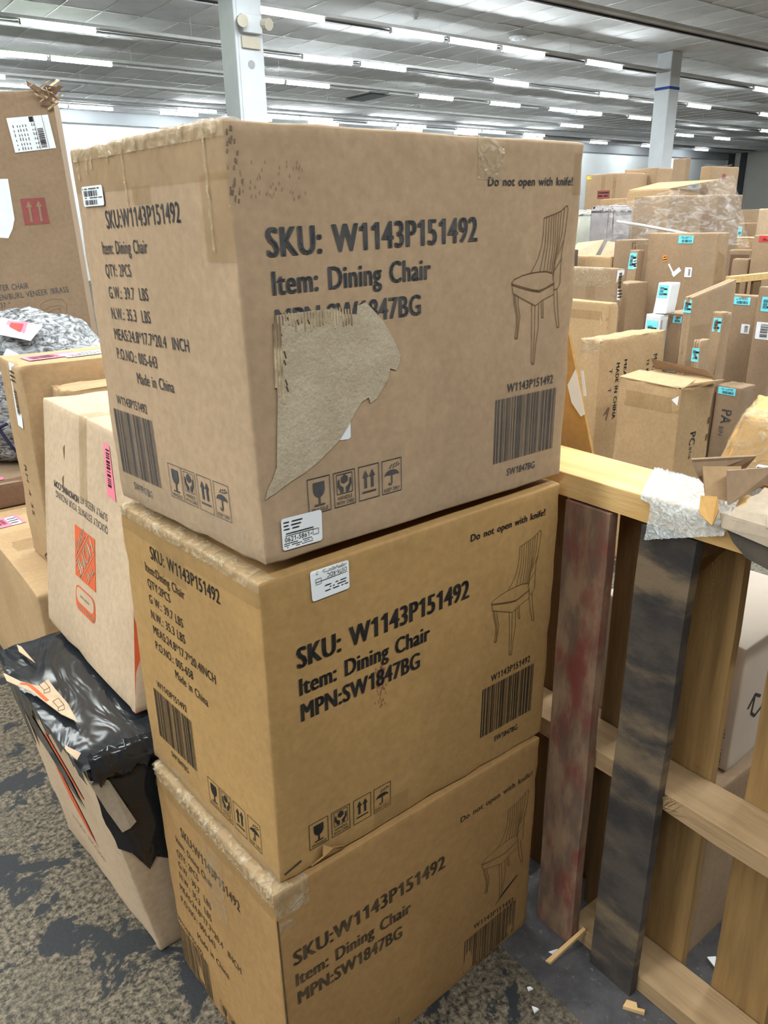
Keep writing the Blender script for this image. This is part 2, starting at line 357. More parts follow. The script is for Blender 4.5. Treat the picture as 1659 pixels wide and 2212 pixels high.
class Layer:
    """flat print or stickers on one carton face, drawn in metres from the face's lower left corner"""
    def __init__(s, ct, face, eps=0.0010): s.ct, s.face, s.eps = ct, face, eps; s.w, s.h = ct.size(face); s.mb2 = MB()
    def P(s, x, y): return s.ct.pt(s.face, x/s.w, y/s.h, s.eps)
    def poly(s, pts): s.mb2.poly([(x, y, 0) for x, y in pts]); return s
    def rect(s, x0, y0, x1, y1): return s.poly([(x0, y0), (x1, y0), (x1, y1), (x0, y1)])
    def line(s, pts, wd):
        P = [Vector((x, y)) for x, y in pts]
        for a, b in zip(P, P[1:]):
            d = b-a
            if d.length < 1e-6: continue
            d.normalize(); n = Vector((-d.y, d.x))*wd/2; e = d*wd*0.35
            s.poly([tuple(a-e-n), tuple(b+e-n), tuple(b+e+n), tuple(a-e+n)])
        return s
    def frame(s, x0, y0, x1, y1, wd):
        s.rect(x0, y0, x1, y0+wd); s.rect(x0, y1-wd, x1, y1); s.rect(x0, y0, x0+wd, y1); return s.rect(x1-wd, y0, x1, y1)
    def rrect(s, x0, y0, x1, y1, r, rot=0.0):
        pts = []
        for cx, cy, a0 in ((x1-r, y1-r, 0), (x0+r, y1-r, 90), (x0+r, y0+r, 180), (x1-r, y0+r, 270)):
            for k in range(4): a = math.radians(a0+30*k); pts.append((cx+r*math.cos(a), cy+r*math.sin(a)))
        if rot:
            mx, my = (x0+x1)/2, (y0+y1)/2; c, q = math.cos(rot), math.sin(rot)
            pts = [(mx+(x-mx)*c-(y-my)*q, my+(x-mx)*q+(y-my)*c) for x, y in pts]
        return s.poly(pts)
    def text(s, t, x, y, width, cap, rot=0.0, bold=0.0, slope=0.0):
        vs, fs = layout(t)
        x0 = min(v[0] for v in vs); x1 = max(v[0] for v in vs); sx = width/(x1-x0); sy = cap/CAP; c, q = math.cos(rot), math.sin(rot)
        out = []
        for a, b in vs:
            X, Y = (a-x0)*sx, b*sy; Y += X*slope
            out.append((X, Y))
        n = 1 if bold <= 0 else (2 if bold < .03 else 3)
        for k in range(n):
            sh = 0 if n == 1 else (k/(n-1)-.5)*bold*2.2*cap
            s.mb2.raw([(x+(X+sh)*c-Y*q, y+(X+sh)*q+Y*c, 0) for X, Y in out], fs)
        return s
    def bars(s, x0, y0, x1, y1, seed, dens=46, vertical=True):
        rn = random.Random(seed); t = 0.0; W = [rn.choice((1, 1, 2, 3)) for _ in range(dens*2)]; tot = sum(W)
        for i, k in enumerate(W):
            a, b = t/tot, (t+k)/tot; t += k
            if i % 2 == 0:
                if vertical: s.rect(x0+(x1-x0)*a, y0, x0+(x1-x0)*b, y1)
                else: s.rect(x0, y0+(y1-y0)*a, x1, y0+(y1-y0)*b)
        return s
    def build(s, name, m, parent):
        mb = MB(); mb.v = [tuple(s.P(x, y)) for x, y, _ in s.mb2.v]; mb.f = s.mb2.f
        return mb.build(name, m, parent)
def sheet(ct, face, u0, u1, v0, v1, eps, nu=8, nv=8, wob=0.0, seed=0, over=None):
    """thin sheet lying on a carton face (tape); over=(face2, depth) folds it over the top edge"""
    mb = MB(); rows = []
    for i in range(nv+1):
        v = v0+(v1-v0)*i/nv; rows.append([ct.pt(face, u0+(u1-u0)*j/nu, v, eps+wob*noise.noise(Vector((j*.9+seed, i*.9, 0)))) for j in range(nu+1)])
    if over:
        H = ct.dim[2]
        for i in range(1, 5):
            row = []
            for j in range(nu+1):
                p = list(ct.metric(face, u0+(u1-u0)*j/nu, 1.0)); dpt = over*i/4
                if face == 'L': p[0] = dpt
                elif face == 'F': p[1] = dpt
                p[2] = H; row.append(ct.at(p, eps))
            rows.append(row)
    return mb.grid(rows)
def simple(x, y, w_, d_, z0, z1, yaw=0.0, lean=(0, 0), taper=0.0):
    """corners of a box whose near corner stands at x,y: w_ along +X, d_ along +Y, turned by yaw degrees, top shifted by lean"""
    c, q = math.cos(math.radians(yaw)), math.sin(math.radians(yaw)); ex, ey = (c, q), (-q, c); out = []
    for z, (lx, ly) in ((z0, (0, 0)), (z1, lean)):
        for a, b in ((0, 0), (w_, 0), (w_, d_), (0, d_)): out.append((x+ex[0]*a+ey[0]*b+lx, y+ex[1]*a+ey[1]*b+ly, z))
    return out
def carton(name, label, cat, corners, m, group=None, **kw):
    ct = Carton(corners, **kw); root = thing(name, label, cat, ct.base, group)
    ct.root = root; ct.body = ct.mesh().build('body', m, root, smooth=True); return ct

# ------------------------------------------------------------------ the hall
fl = MB().box(-14, 41.2, -13, 24.3, -0.1, 0).build('floor', FLOOR); tag(fl, 'worn concrete floor with scraped tan glue and dark patches', 'floor', kind='structure')
wb = MB().box(-14, 41.2, 24.1, 24.3, 0, 4.6).build('wall_back', WALLW); tag(wb, 'long white wall at the far end of the hall', 'wall', kind='structure')
wr = MB().box(41.0, 41.2, -13, 24.1, 0, 4.6).build('wall_right', WALLG); tag(wr, 'grey wall closing the hall far on the right', 'wall', kind='structure')
bk = MB().box(-14, 41, 23.9, 24.098, 4.17, 4.5).build('trim_1', BULK); tag(bk, 'grey bulkhead running along the top of the white wall', 'trim', kind='structure')
for i, y in enumerate((23.75, 23.1)):
    pp = MB().box(40.85, 40.98, y-0.14, y+0.14, 0, 4.45).build('trim_%d' % (i+2), DARKM); tag(pp, 'dark vertical post in the far corner', 'trim', kind='structure')
ceil = MB().box(-14, 41, -13, 24.1, 4.52, 4.62).build('ceiling', RAIL_D); tag(ceil, 'suspended tile ceiling with rows of strip lights', 'ceiling', kind='structure')
# ceiling tiles, two deep between the light rows; the ones that show largest are objects, the far ones one part
BAYS = [6.44]+ROW_Y[:6]
tiles = []
CAMP = Vector((0, 0, 1.4824))
def project(P):
    d = Vector(P)-CAMP; z = d.dot(_F)
    if z <= 0.05: return None
    return 829.5+1674.43*d.dot(_R)/z, 1106-1674.43*d.dot(_U)/z, z
for y0 in BAYS:
    for b in range(2):
        ty = y0+0.11+b*1.235
        if ty+1.22 > 23.9: continue
        for i in range(-6, 67):
            tx = i*0.612
            pr = [project((x, y, 4.48)) for x in (tx, tx+0.6) for y in (ty, ty+1.22)]
            vis = any(p and -60 < p[0] < 1720 and -60 < p[1] < 420 for p in pr)
            dist = (Vector((tx, ty, 4.48))-CAMP).length
            tiles.append((not vis, dist, tx, ty, (y0, b, i)))
tiles.sort(key=lambda t: t[:2])
rn = random.Random(5)
tile_me = []
for k in range(3):
    mb = MB(); z = [rn.uniform(-0.006, 0.004) for _ in range(4)]
    mb.hexa([(0.004, 0.004, z[0]), (0.604, 0.004, z[1]), (0.604, 1.222, z[2]), (0.004, 1.222, z[3]), (0.004, 0.004, 0.02), (0.604, 0.004, 0.02), (0.604, 1.222, 0.02), (0.004, 1.222, 0.02)])
    me = bpy.data.meshes.new('ceiling_tile'); me.from_pydata(mb.v, [], mb.f); me.materials.append(TILE); tile_me.append(me)
cbase = Vector(ceil.location); rest = MB()
for n, (nv, dist, tx, ty, key) in enumerate(tiles):
    hole = (abs(tx-13.06) < 0.32 and abs(ty-17.21) < 0.4) or (abs(tx-13.1) < 0.32 and abs(ty-18.4) < 0.3 and False)
    if hole: HOLE = (tx, ty)
    if n < 300 and not nv:
        o = bpy.data.objects.new('ceiling_tile', tile_me[n % 3]); COL.objects.link(o); o.parent = ceil
        o.location = Vector((tx, ty, 4.482))-cbase
        if hole:
            o.data = tile_me[0].copy(); o.data.materials[0] = TILE_DARK
    else:
        rest.poly([(tx+.004, ty+.004, 4.484), (tx+.004, ty+1.222, 4.484), (tx+.604, ty+1.222, 4.484), (tx+.604, ty+.004, 4.484)])
        if hole: rest.f.pop(); rest.v = rest.v[:-4]
o = rest.build('ceiling_tile', TILE, ceil); o['kind'] = 'stuff'
hv = MB().box(13.08, 13.66, 17.4, 18.6, 4.474, 4.482).build('missing_tile_dark', TILE_DARK, ceil)  # black panel stands in for the darkness of a missing tile
# T-bars between the tiles
tb = MB()
for y0 in BAYS:
    for yy in (0.105, 1.34, 2.575):
        if y0+yy < 23.9: tb.box(-4, 41, y0+yy-0.012, y0+yy+0.012, 4.476, 4.482)
for i in range(-6, 67):
    for y0 in BAYS:
        if y0+2.5 < 23.9: tb.box(i*0.612-0.008, i*0.612+0.008, y0+0.11, y0+2.57, 4.477, 4.482)
o = tb.build('ceiling_grid', TBAR, ceil); o['kind'] = 'stuff'
# light rails
ORD = ['first', 'second', 'third', 'fourth', 'fifth', 'sixth', 'seventh', 'eighth', 'ninth', 'tenth']
for i, y in enumerate(ROW_Y):
    LIGHT_Z = ROW_Z[i]; y = y*LSC(i)
    t = thing('light_rail', 'long grey ceiling light rail, %s row counted from the camera' % ORD[i], 'light rail', (18, y, LIGHT_Z+.04), 'ceiling light rails')
    MB().box(-4, 41, y-0.05, y+0.05, LIGHT_Z+.038, LIGHT_Z+.08).build('channel', RAIL, t)
    MB().box(-4, 41, y+0.055, y+0.10, LIGHT_Z+.04, LIGHT_Z+.08).build('rail_shadow_strip', mat('rail_shadow_grey', (.26, .26, .27), (.2, .2, .21), scale=2), t)  # darker strip added for the shadow line beside the rail
    for k in range(15): MB().box(-3+k*3, -2.997+k*3, y-.0015, y+.0015, LIGHT_Z+.08, 4.476).build('hanger', RAIL, t)
# lamps: start of each tube along the row
LAMPS = {0: [4.6, 8.1], 1: [6.77, 9.29, 10.6, 11.92, 14.37, 20.95, 22.2], 2: [4.05, 9.2, 10.58, 14.35, 18.2, 22.2, 26.2],
         3: [4.0, 5.24, 9.17, 10.4, 14.32, 16.87, 19.27, 20.5, 23.05, 31.2], 4: [3.85, 22.77, 29.6, 32.3, 37.0],
         5: [5.0, 10.09, 12.85, 14.07, 16.6, 17.9, 20.5, 21.75, 23.9], 6: [5.0, 6.22, 7.44, 9.95, 12.4, 14.9, 18.5, 21.2, 24.8, 28.9, 32.5, 36.7]}  # row by the back wall: extra tubes added to brighten it
for i, xs in LAMPS.items():
    LIGHT_Z = ROW_Z[i]; TL = 1.18*LSC(i)
    for j, x in enumerate(xs):
        y = ROW_Y[i]*LSC(i); x = x*LSC(i)
        t = thing('tube_lamp', 'glowing white tube light, %s from the left in the %s ceiling row from the camera' % ((ORD+['eleventh', 'twelfth', 'thirteenth'])[j], ORD[i]), 'ceiling light', (x+0.6, y, LIGHT_Z), 'tube lights on the ceiling rails')
        MB().cyl((x+0.015, y, LIGHT_Z), (x+TL-.015, y, LIGHT_Z), 0.034, 10).build('tube', TUBE_G if (i, j) == (2, 0) else TUBE, t, smooth=False)  # radius swollen beyond a real tube to imitate its bloom
        for e in (x+0.0, x+TL-.015): MB().box(e, e+0.015, y-0.03, y+0.03, LIGHT_Z-0.03, LIGHT_Z+.0375).build('end_cap', RAIL, t)
# columns
def column(x, y, a, label):
    t = thing('support_column', label, 'column', (x, y, 0)); t['kind'] = 'structure'
    h = a/2
    MB().box(x-h, x+h, y-h, y+h, 0, 4.476).build('shaft', STEEL_WHITE, t, bevel=0.012)
    return t
c1 = column(5.15, 9.42, 0.37, 'white square column standing behind the tall carton stack')
MB().box(5.0, 5.30, 9.225, 9.236, 0, 4.2).build('seam_strip', STEEL_WHITE, c1)
c2 = column(15.02, 10.28, 0.33, 'white square column with a blue band among the piled boxes')
MB().box(15.02-.169, 15.02+.169, 10.28-.169, 10.28+.169, 3.82, 3.87).build('blue_band', BLUE, c2)
# emergency lamp on the left column
el = thing('emergency_light', 'white emergency light with two lamp heads on the left column', 'emergency light', (5.15, 9.2, 3.55))
MB().box(5.02, 5.28, 9.14, 9.223, 3.56, 3.75).build('housing', STEEL_WHITE, el, bevel=0.01)
for sx in (-1, 1):
    MB().cyl((5.15+sx*0.15, 9.15, 3.67), (5.15+sx*0.17, 9.05, 3.65), 0.055, 12, r2=0.065).build('lamp_head', PLATE, el, smooth=False)
MB().box(5.03, 5.27, 9.19, 9.223, 3.41, 3.53).build('cover_plate', PLATE, el, bevel=0.005)
st = thing('round_sticker', 'small grey emblem stuck on the left column', 'sticker', (5.15, 9.22, 3.2))
MB().cyl((5.15, 9.218, 3.25), (5.15, 9.223, 3.25), 0.045, 12).build('disc', BULK, st)
# ceiling fittings
sd = thing('smoke_detector', 'round white smoke detector on the ceiling tiles', 'smoke detector', (11.45, 10.95, 4.44))
MB().cyl((11.45, 10.95, 4.477), (11.45, 10.95, 4.44), 0.16, 18, r2=0.13).build('base', STEEL_WHITE, sd); MB().cyl((11.45, 10.95, 4.44), (11.45, 10.95, 4.425), 0.06, 12).build('sensor', RAIL, sd)
sd = thing('sprinkler_head', 'small white sprinkler head above the first tubes', 'sprinkler', (8.9, 10.7, 4.42))
MB().cyl((8.9, 10.7, 4.477), (8.9, 10.7, 4.43), 0.05, 12).build('cup', STEEL_WHITE, sd); MB().cyl((8.9, 10.7, 4.43), (8.9, 10.7, 4.40), 0.03, 10).build('nozzle', RAIL, sd)
# dark strip on the floor along the pallet
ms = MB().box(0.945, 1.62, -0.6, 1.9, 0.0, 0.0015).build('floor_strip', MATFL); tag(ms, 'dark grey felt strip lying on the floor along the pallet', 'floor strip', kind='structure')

# ------------------------------------------------------------------ the three dining chair cartons
CHAIR = {'back_out': [(0.7898, 0.6762), (0.803, 0.6948), (0.816, 0.7157), (0.826, 0.7461), (0.8307, 0.7825), (0.8304, 0.8224), (0.8445, 0.826), (0.8729, 0.8333), (0.8943, 0.8409), (0.913, 0.8538), (0.9181, 0.8522), (0.9203, 0.843), (0.9171, 0.8039), (0.9119, 0.7629), (0.9065, 0.7303), (0.9061, 0.6781), (0.9074, 0.6423), (0.8984, 0.628), (0.886, 0.6261)], 'seat_top': [(0.7229, 0.6559), (0.7317, 0.6644), (0.7593, 0.6729), (0.7897, 0.6775), (0.8208, 0.6795), (0.85, 0.6793), (0.8776, 0.672)], 'seat_front': [(0.7229, 0.6559), (0.7254, 0.6519), (0.761, 0.6421), (0.7997, 0.632), (0.8241, 0.6281), (0.8435, 0.6315), (0.8821, 0.6453)], 'seat_front2': [(0.7241, 0.6503), (0.7612, 0.639), (0.7999, 0.6285), (0.8293, 0.6239), (0.8824, 0.6417)], 'apron': [(0.7229, 0.655), (0.729, 0.6268), (0.7628, 0.6102), (0.8146, 0.5865), (0.8407, 0.5995), (0.8845, 0.6133)], 'side': [(0.8776, 0.672), (0.8775, 0.6602), (0.8829, 0.6472), (0.8862, 0.6104)], 'wing': [(0.9119, 0.7629), (0.8956, 0.7298), (0.8827, 0.7042), (0.8811, 0.6786), (0.8799, 0.6615)], 'wing2': [(0.9079, 0.7124), (0.8843, 0.6818), (0.8787, 0.6773)], 'leg1a': [(0.7315, 0.6237), (0.735, 0.6006), (0.7455, 0.5612), (0.747, 0.534), (0.7423, 0.5048), (0.7459, 0.5001), (0.7521, 0.5005), (0.7553, 0.5305), (0.7584, 0.5602), (0.7494, 0.5946), (0.7483, 0.616)], 'leg1m': [(0.7372, 0.6214), (0.7408, 0.5982), (0.7514, 0.5587), (0.7518, 0.5319), (0.7487, 0.5011)], 'leg2a': [(0.8007, 0.5921), (0.8049, 0.5317), (0.8078, 0.4852), (0.8098, 0.427), (0.8153, 0.4185), (0.8228, 0.4188), (0.825, 0.4777), (0.8312, 0.5206), (0.8275, 0.5915)], 'leg2m': [(0.8136, 0.5869), (0.8174, 0.5038), (0.8168, 0.4192)], 'leg3': [(0.836, 0.597), (0.8425, 0.5519), (0.849, 0.5501), (0.8431, 0.6008)], 'leg4a': [(0.8862, 0.6104), (0.8929, 0.5674), (0.907, 0.5161), (0.9152, 0.5164), (0.9057, 0.5668), (0.8971, 0.6263)], 'slat0': [(0.8399, 0.8233), (0.8399, 0.7539), (0.8365, 0.7338), (0.8256, 0.6798)], 'slat1': [(0.8494, 0.8243), (0.8498, 0.7504), (0.8402, 0.6786)], 'slat2': [(0.8588, 0.8275), (0.8598, 0.7468), (0.8526, 0.677)], 'slat3': [(0.8674, 0.8296), (0.8699, 0.7433), (0.8625, 0.6759)], 'slat4': [(0.8754, 0.8324), (0.8775, 0.7406), (0.87, 0.674)], 'slat5': [(0.8849, 0.8356), (0.8851, 0.7379), (0.8751, 0.673)], 'slat6': [(0.8944, 0.8401), (0.8925, 0.7696), (0.8804, 0.7006)], 'slat7': [(0.9061, 0.8476), (0.9027, 0.7789), (0.8886, 0.7237)]}
def sym_fragile(L, x, y, w_, h_, wd):
    L.frame(x, y, x+w_, y+h_, wd); X = lambda a: x+a*w_; Y = lambda b: y+b*h_
    L.poly([(X(.25), Y(.86)), (X(.25), Y(.62)), (X(.30), Y(.52)), (X(.40), Y(.45)), (X(.60), Y(.45)), (X(.70), Y(.52)), (X(.75), Y(.62)), (X(.75), Y(.86))])
    L.rect(X(.46), Y(.24), X(.54), Y(.46)); L.rect(X(.27), Y(.20), X(.73), Y(.245)); L.text('FRAGILE', X(.14), Y(.05), .72*w_, .10*h_, bold=0.01)
def sym_handle(L, x, y, w_, h_, wd):
    L.frame(x, y, x+w_, y+h_, wd); X = lambda a: x+a*w_; Y = lambda b: y+b*h_
    L.frame(X(.13), Y(.36), X(.87), Y(.93), wd*.9)
    L.poly([(X(.5), Y(.90)), (X(.35), Y(.83)), (X(.35), Y(.70)), (X(.5), Y(.64)), (X(.65), Y(.70)), (X(.65), Y(.83))])
    for sgn in (-1, 1):
        f = lambda a: X(.5+sgn*a)
        L.poly([(f(.30), Y(.78)), (f(.24), Y(.78)), (f(.22), Y(.62)), (f(.06), Y(.53)), (f(.06), Y(.40)), (f(.20), Y(.40)), (f(.22), Y(.48)), (f(.32), Y(.60))])
    L.text('HANDLE', X(.17), Y(.20), .66*w_, .10*h_, bold=0.01); L.text('WITH CARE', X(.10), Y(.06), .80*w_, .10*h_, bold=0.01)
def sym_up(L, x, y, w_, h_, wd):
    L.frame(x, y, x+w_, y+h_, wd); X = lambda a: x+a*w_; Y = lambda b: y+b*h_
    for c in (.34, .66):
        L.poly([(X(c-.06), Y(.34)), (X(c+.06), Y(.34)), (X(c+.06), Y(.66)), (X(c+.14), Y(.66)), (X(c), Y(.86)), (X(c-.14), Y(.66)), (X(c-.06), Y(.66))])
    L.rect(X(.17), Y(.20), X(.83), Y(.25))
def sym_dry(L, x, y, w_, h_, wd):
    L.frame(x, y, x+w_, y+h_, wd); X = lambda a: x+a*w_; Y = lambda b: y+b*h_
    pts = [(X(.5-.36*math.cos(PI*k/10)), Y(.52+.17*math.sin(PI*k/10))) for k in range(11)]
    pts += [(X(.74), Y(.555)), (X(.62), Y(.53)), (X(.5), Y(.555)), (X(.38), Y(.53)), (X(.26), Y(.555))]
    L.poly(pts); L.rect(X(.47), Y(.30), X(.53), Y(.54)); L.line([(X(.5), Y(.30)), (X(.45), Y(.25)), (X(.38), Y(.26)), (X(.36), Y(.31))], .05*w_)
    for dx, dy in ((.46, .80), (.60, .82), (.74, .84), (.56, .74), (.70, .76), (.40, .74), (.82, .79)): L.line([(X(dx), Y(dy)), (X(dx+.05), Y(dy+.03))], .045*w_)
    L.text('KEEP DRY', X(.10), Y(.06), .80*w_, .10*h_, bold=0.01)
SYMS = (sym_fragile, sym_handle, sym_up, sym_dry)
def put(L, rows, bold=0.018):
    for t, u0, u1, v0, v1, cap in rows:
        L.text(t, u0*L.w, v0*L.h, (u1-u0)*L.w, cap*L.h, slope=(v1-v0)*L.h/((u1-u0)*L.w), bold=bold)
def lines_out(ct, face, rows, bolds, ink):
    for row, b in zip(rows, bolds):
        L = Layer(ct, face); put(L, [row], b); L.build('printed_line', ink, ct.root)
def chair_carton(i, label, corners, kraft, ink, front, left, fs, ls, fbar, lbar, cmap, seed):
    ct = carton('chair_carton', label, 'box', corners, kraft, 'stacked dining chair cartons', r=0.005, dent=0.0035, bulge=0.001, seed=seed, k=12)
    lines_out(ct, 'F', front, (0.055, 0.05, 0.05, 0.04, 0.02, 0.02), ink)
    lines_out(ct, 'L', left, (0.010,)*12, ink)
    L = Layer(ct, 'F'); L.bars(fbar[0]*L.w, fbar[2]*L.h, fbar[1]*L.w, fbar[3]*L.h, 11); L.build('printed_barcode', ink, ct.root)
    L = Layer(ct, 'L'); L.bars(lbar[0]*L.w, lbar[2]*L.h, lbar[1]*L.w, lbar[3]*L.h, 11); L.build('printed_barcode', ink, ct.root)
    if fs:
        for k, f in enumerate(SYMS):
            L = Layer(ct, 'F'); f(L, fs[0][k]*L.w, fs[2]*L.h, fs[1]*L.w, (fs[3]-fs[2])*L.h, 0.0011); L.build('care_symbol', ink, ct.root)
    if ls:
        for k, f in enumerate(SYMS):
            L = Layer(ct, 'L'); f(L, ls[0][k]*L.w, ls[2]*L.h, ls[1]*L.w, (ls[3]-ls[2])*L.h, 0.0010); L.build('care_symbol', ink, ct.root)
    L = Layer(ct, 'F')
    for pts in CHAIR.values():
        L.line([((cmap[0]+(a-cmap[1])*cmap[2])*L.w, (cmap[3]+(b-cmap[4])*cmap[5])*L.h) for a, b in pts], 0.0011)
    L.build('chair_line_drawing', INK_LINE if i != 1 else INK_LINE, ct.root)
    return ct
def stack_corners(Nb, Rb, Lb, Nt, Rt, Lt):
    Cb = [Lb[k]+Rb[k]-Nb[k] for k in range(3)]; Ct = [Lt[k]+Rt[k]-Nt[k] for k in range(3)]
    return [Nb, Rb, Cb, Lb, Nt, Rt, Ct, Lt]
LEFTTXT = ['SKU:W1143P151492', 'Item: Dining Chair', 'QTY: 2PCS', 'G.W.: 39.7  LBS', 'N.W.: 35.3  LBS', 'MEAS:24.8*17.7*20.4  INCH', 'P.O.NO.: 005-643', 'Made in China', 'W1143P151492', 'SW1847BG']
def lrows(spec, txt): return [(txt[k],)+tuple(spec[k]) for k in range(len(spec))]
# bottom
bot = chair_carton(2, 'lowest of the three dining chair cartons, standing on the floor', stack_corners((.4017, .8194, 0), (1.0306, .8548, 0), (.3851, 1.2519, 0), (.4007, .8228, .527), (1.0211, .8418, .5165), (.3806, 1.2516, .521)), K_BOT, INK_BOT,
    [('SKU:W1143P151492', .042, .577, .689, .671, .057), ('Item: Dining Chair', .044, .439, .602, .575, .050), ('MPN:SW1847BG', .046, .404, .523, .489, .052), ('Do not open with knife!', .643, .969, .828, .833, .024), ('W1143P151492', .715, .913, .238, .213, .026), ('SW1847BG', .735, .85, .012, .006, .020)],
    lrows([(.226, .725, .782, .755, .042), (.157, .489, .716, .701, .031), (.144, .349, .647, .645, .031), (.143, .447, .589, .577, .031), (.135, .435, .529, .514, .031), (.119, .67, .463, .441, .031), (.108, .437, .393, .386, .031), (.249, .54, .305, .315, .031), (.02, .278, .240, .228, .025)], LEFTTXT),
    ((.12, .19, .26, .33), .060, .01, .10), ((.402, .49, .58, .67), .078, .008, .106), (.674, .931, .03, .212), (.012, .33, .02, .225), (.643, .632, 1.09, .22, .349, 1.094), 3)
# middle
mid = chair_carton(1, 'middle carton of the dining chair stack, crisp black print and red scuff', stack_corners((.4169, .8295, .530), (1.0318, .8476, .519), (.387, 1.2615, .5245), (.4162, .8189, 1.0476), (1.0387, .8457, 1.045), (.3891, 1.2565, 1.043)), K_MID, INK,
    [('SKU: W1143P151492', .085, .629, .713, .714, .063), ('Item: Dining Chair', .087, .488, .626, .623, .053), ('MPN:SW1847BG', .088, .454, .541, .540, .056), ('Do not open with knife!', .632, .931, .905, .904, .023), ('W1143P151492', .737, .909, .349, .351, .026), ('SW1847BG', .766, .871, .087, .083, .022)],
    lrows([(.252, .756, .871, .867, .044), (.19, .50, .813, .803, .032), (.195, .379, .759, .754, .030), (.191, .463, .70, .695, .031), (.19, .466, .642, .64, .031), (.193, .674, .586, .578, .031), (.195, .499, .528, .524, .031), (.349, .597, .475, .466, .031), (.156, .411, .365, .366, .026), (.213, .358, .102, .096, .022)],
          ['SKU: W1143P151492', 'Item:Dining Chair', 'QTY:2PCS', 'G W.: 39.7 LBS', 'N.W.: 35.3 LBS', 'MEAS:24.8*17.7*20.4INCH', 'P.O.NO.: 005-658', 'Made in China', 'W1143P151492', 'SW1847BG']),
    ((.091, .160, .230, .298), .059, .072, .168), ((.525, .615, .713, .812), .084, .063, .171), (.703, .934, .136, .334), (.116, .445, .145, .345), (0, 0, 1, 0, 0, 1), 2)
# top
top = chair_carton(0, 'top carton of the dining chair stack with a large torn patch', stack_corners((.429, .8193, 1.0665), (1.0435, .8529, 1.056), (.3956, 1.2537, 1.0555), (.4181, .8204, 1.589), (1.0472, .8505, 1.5915), (.392, 1.2562, 1.5883)), K_TOP, INK_TOP,
    [('SKU: W1143P151492', .068, .619, .728, .744, .060), ('Item: Dining Chair', .073, .475, .647, .657, .050), ('MPN:SW1847BG', .074, .445, .565, .570, .050), ('Do not open with knife!', .653, .957, .880, .886, .021), ('W1143P151492', .745, .93, .316, .318, .026), ('SW1847BG', .759, .874, .056, .055, .022)],
    lrows([(.23, .735, .795, .804, .044), (.168, .505, .73, .735, .033), (.168, .366, .673, .676, .031), (.17, .468, .615, .619, .031), (.166, .463, .559, .562, .031), (.165, .695, .502, .506, .031), (.163, .468, .448, .446, .031), (.302, .564, .39, .391, .031), (.099, .343, .311, .308, .026), (.141, .286, .052, .046, .022)], LEFTTXT),
    ((.117, .186, .255, .323), .060, .106, .201), ((.444, .538, .640, .743), .090, .084, .184), (.703, .952, .105, .301), (.057, .376, .094, .292), (.653, .632, 1.017, .317, .349, 1.018), 1)
# torn patch on the top carton
L = Layer(top, 'F', 0.0017)
TORN = [(0.0715, 0.6026), (0.1409, 0.6046), (0.1933, 0.6057), (0.2185, 0.602), (0.2339, 0.5903), (0.2666, 0.5873), (0.2691, 0.6064), (0.2911, 0.6134), (0.3106, 0.5938), (0.3373, 0.5639), (0.3645, 0.5174), (0.3836, 0.4735), (0.3813, 0.4543), (0.3717, 0.436), (0.3536, 0.4434), (0.3474, 0.4166), (0.3248, 0.3872), (0.3135, 0.3725), (0.2953, 0.3624), (0.2905, 0.3781), (0.2709, 0.3699), (0.2524, 0.347), (0.2337, 0.3175), (0.208, 0.2845), (0.1866, 0.2674), (0.1515, 0.2419), (0.1138, 0.2207), (0.0772, 0.2065), (0.0378, 0.1868), (0.0136, 0.1766), (0.0201, 0.1979), (0.0347, 0.2236), (0.0462, 0.25), (0.0616, 0.415), (0.0626, 0.4447), (0.0695, 0.5792)]
L.poly([(a*L.w, b*L.h) for a, b in TORN]); o = L.build('torn_patch', K_TORN, top.root); o['label'] = 'pale patch where the outer paper is torn away'
# flutes laid bare along the torn edge
rn = random.Random(8); mb = MB()
for k in range(26):
    u = 0.073+k*0.0072; a0 = 0.604+rn.uniform(-.003, .004); a1 = a0-rn.uniform(0.012, 0.045)
    p, q = top.pt('F', u, a0, 0.0012), top.pt('F', u, a1, 0.0012); mb.cyl(p, q, 0.0014, 6)
for k in range(3):
    u = 0.068+k*0.006; mb.cyl(top.pt('F', u, 0.585, 0.001), top.pt('F', u-0.007+k*0.001, 0.44-k*0.02, 0.001), 0.0017, 6)
mb.build('bare_flutes', FLUTE, top.root)
L = Layer(top, 'F', 0.0022)
for u, v, q in ((.079, .565, .004), (.085, .52, .007), (.083, .50, .005), (.083, .455, .006), (.084, .44, .006), (.12, .588, .005), (.145, .585, .004), (.098, .595, .003)): L.line([(u*L.w, v*L.h), ((u+.003)*L.w, (v-q*2)*L.h)], 0.0016)
L.build('tear_marks', INK_BOT, top.root)
L = Layer(top, 'F', 0.0009); L.poly([(a*L.w, b*L.h) for a, b in ((.2393, .3257), (.2384, .2849), (.2319, .2806), (.205, .283))]); L.build('label_remnant', LBL, top.root)
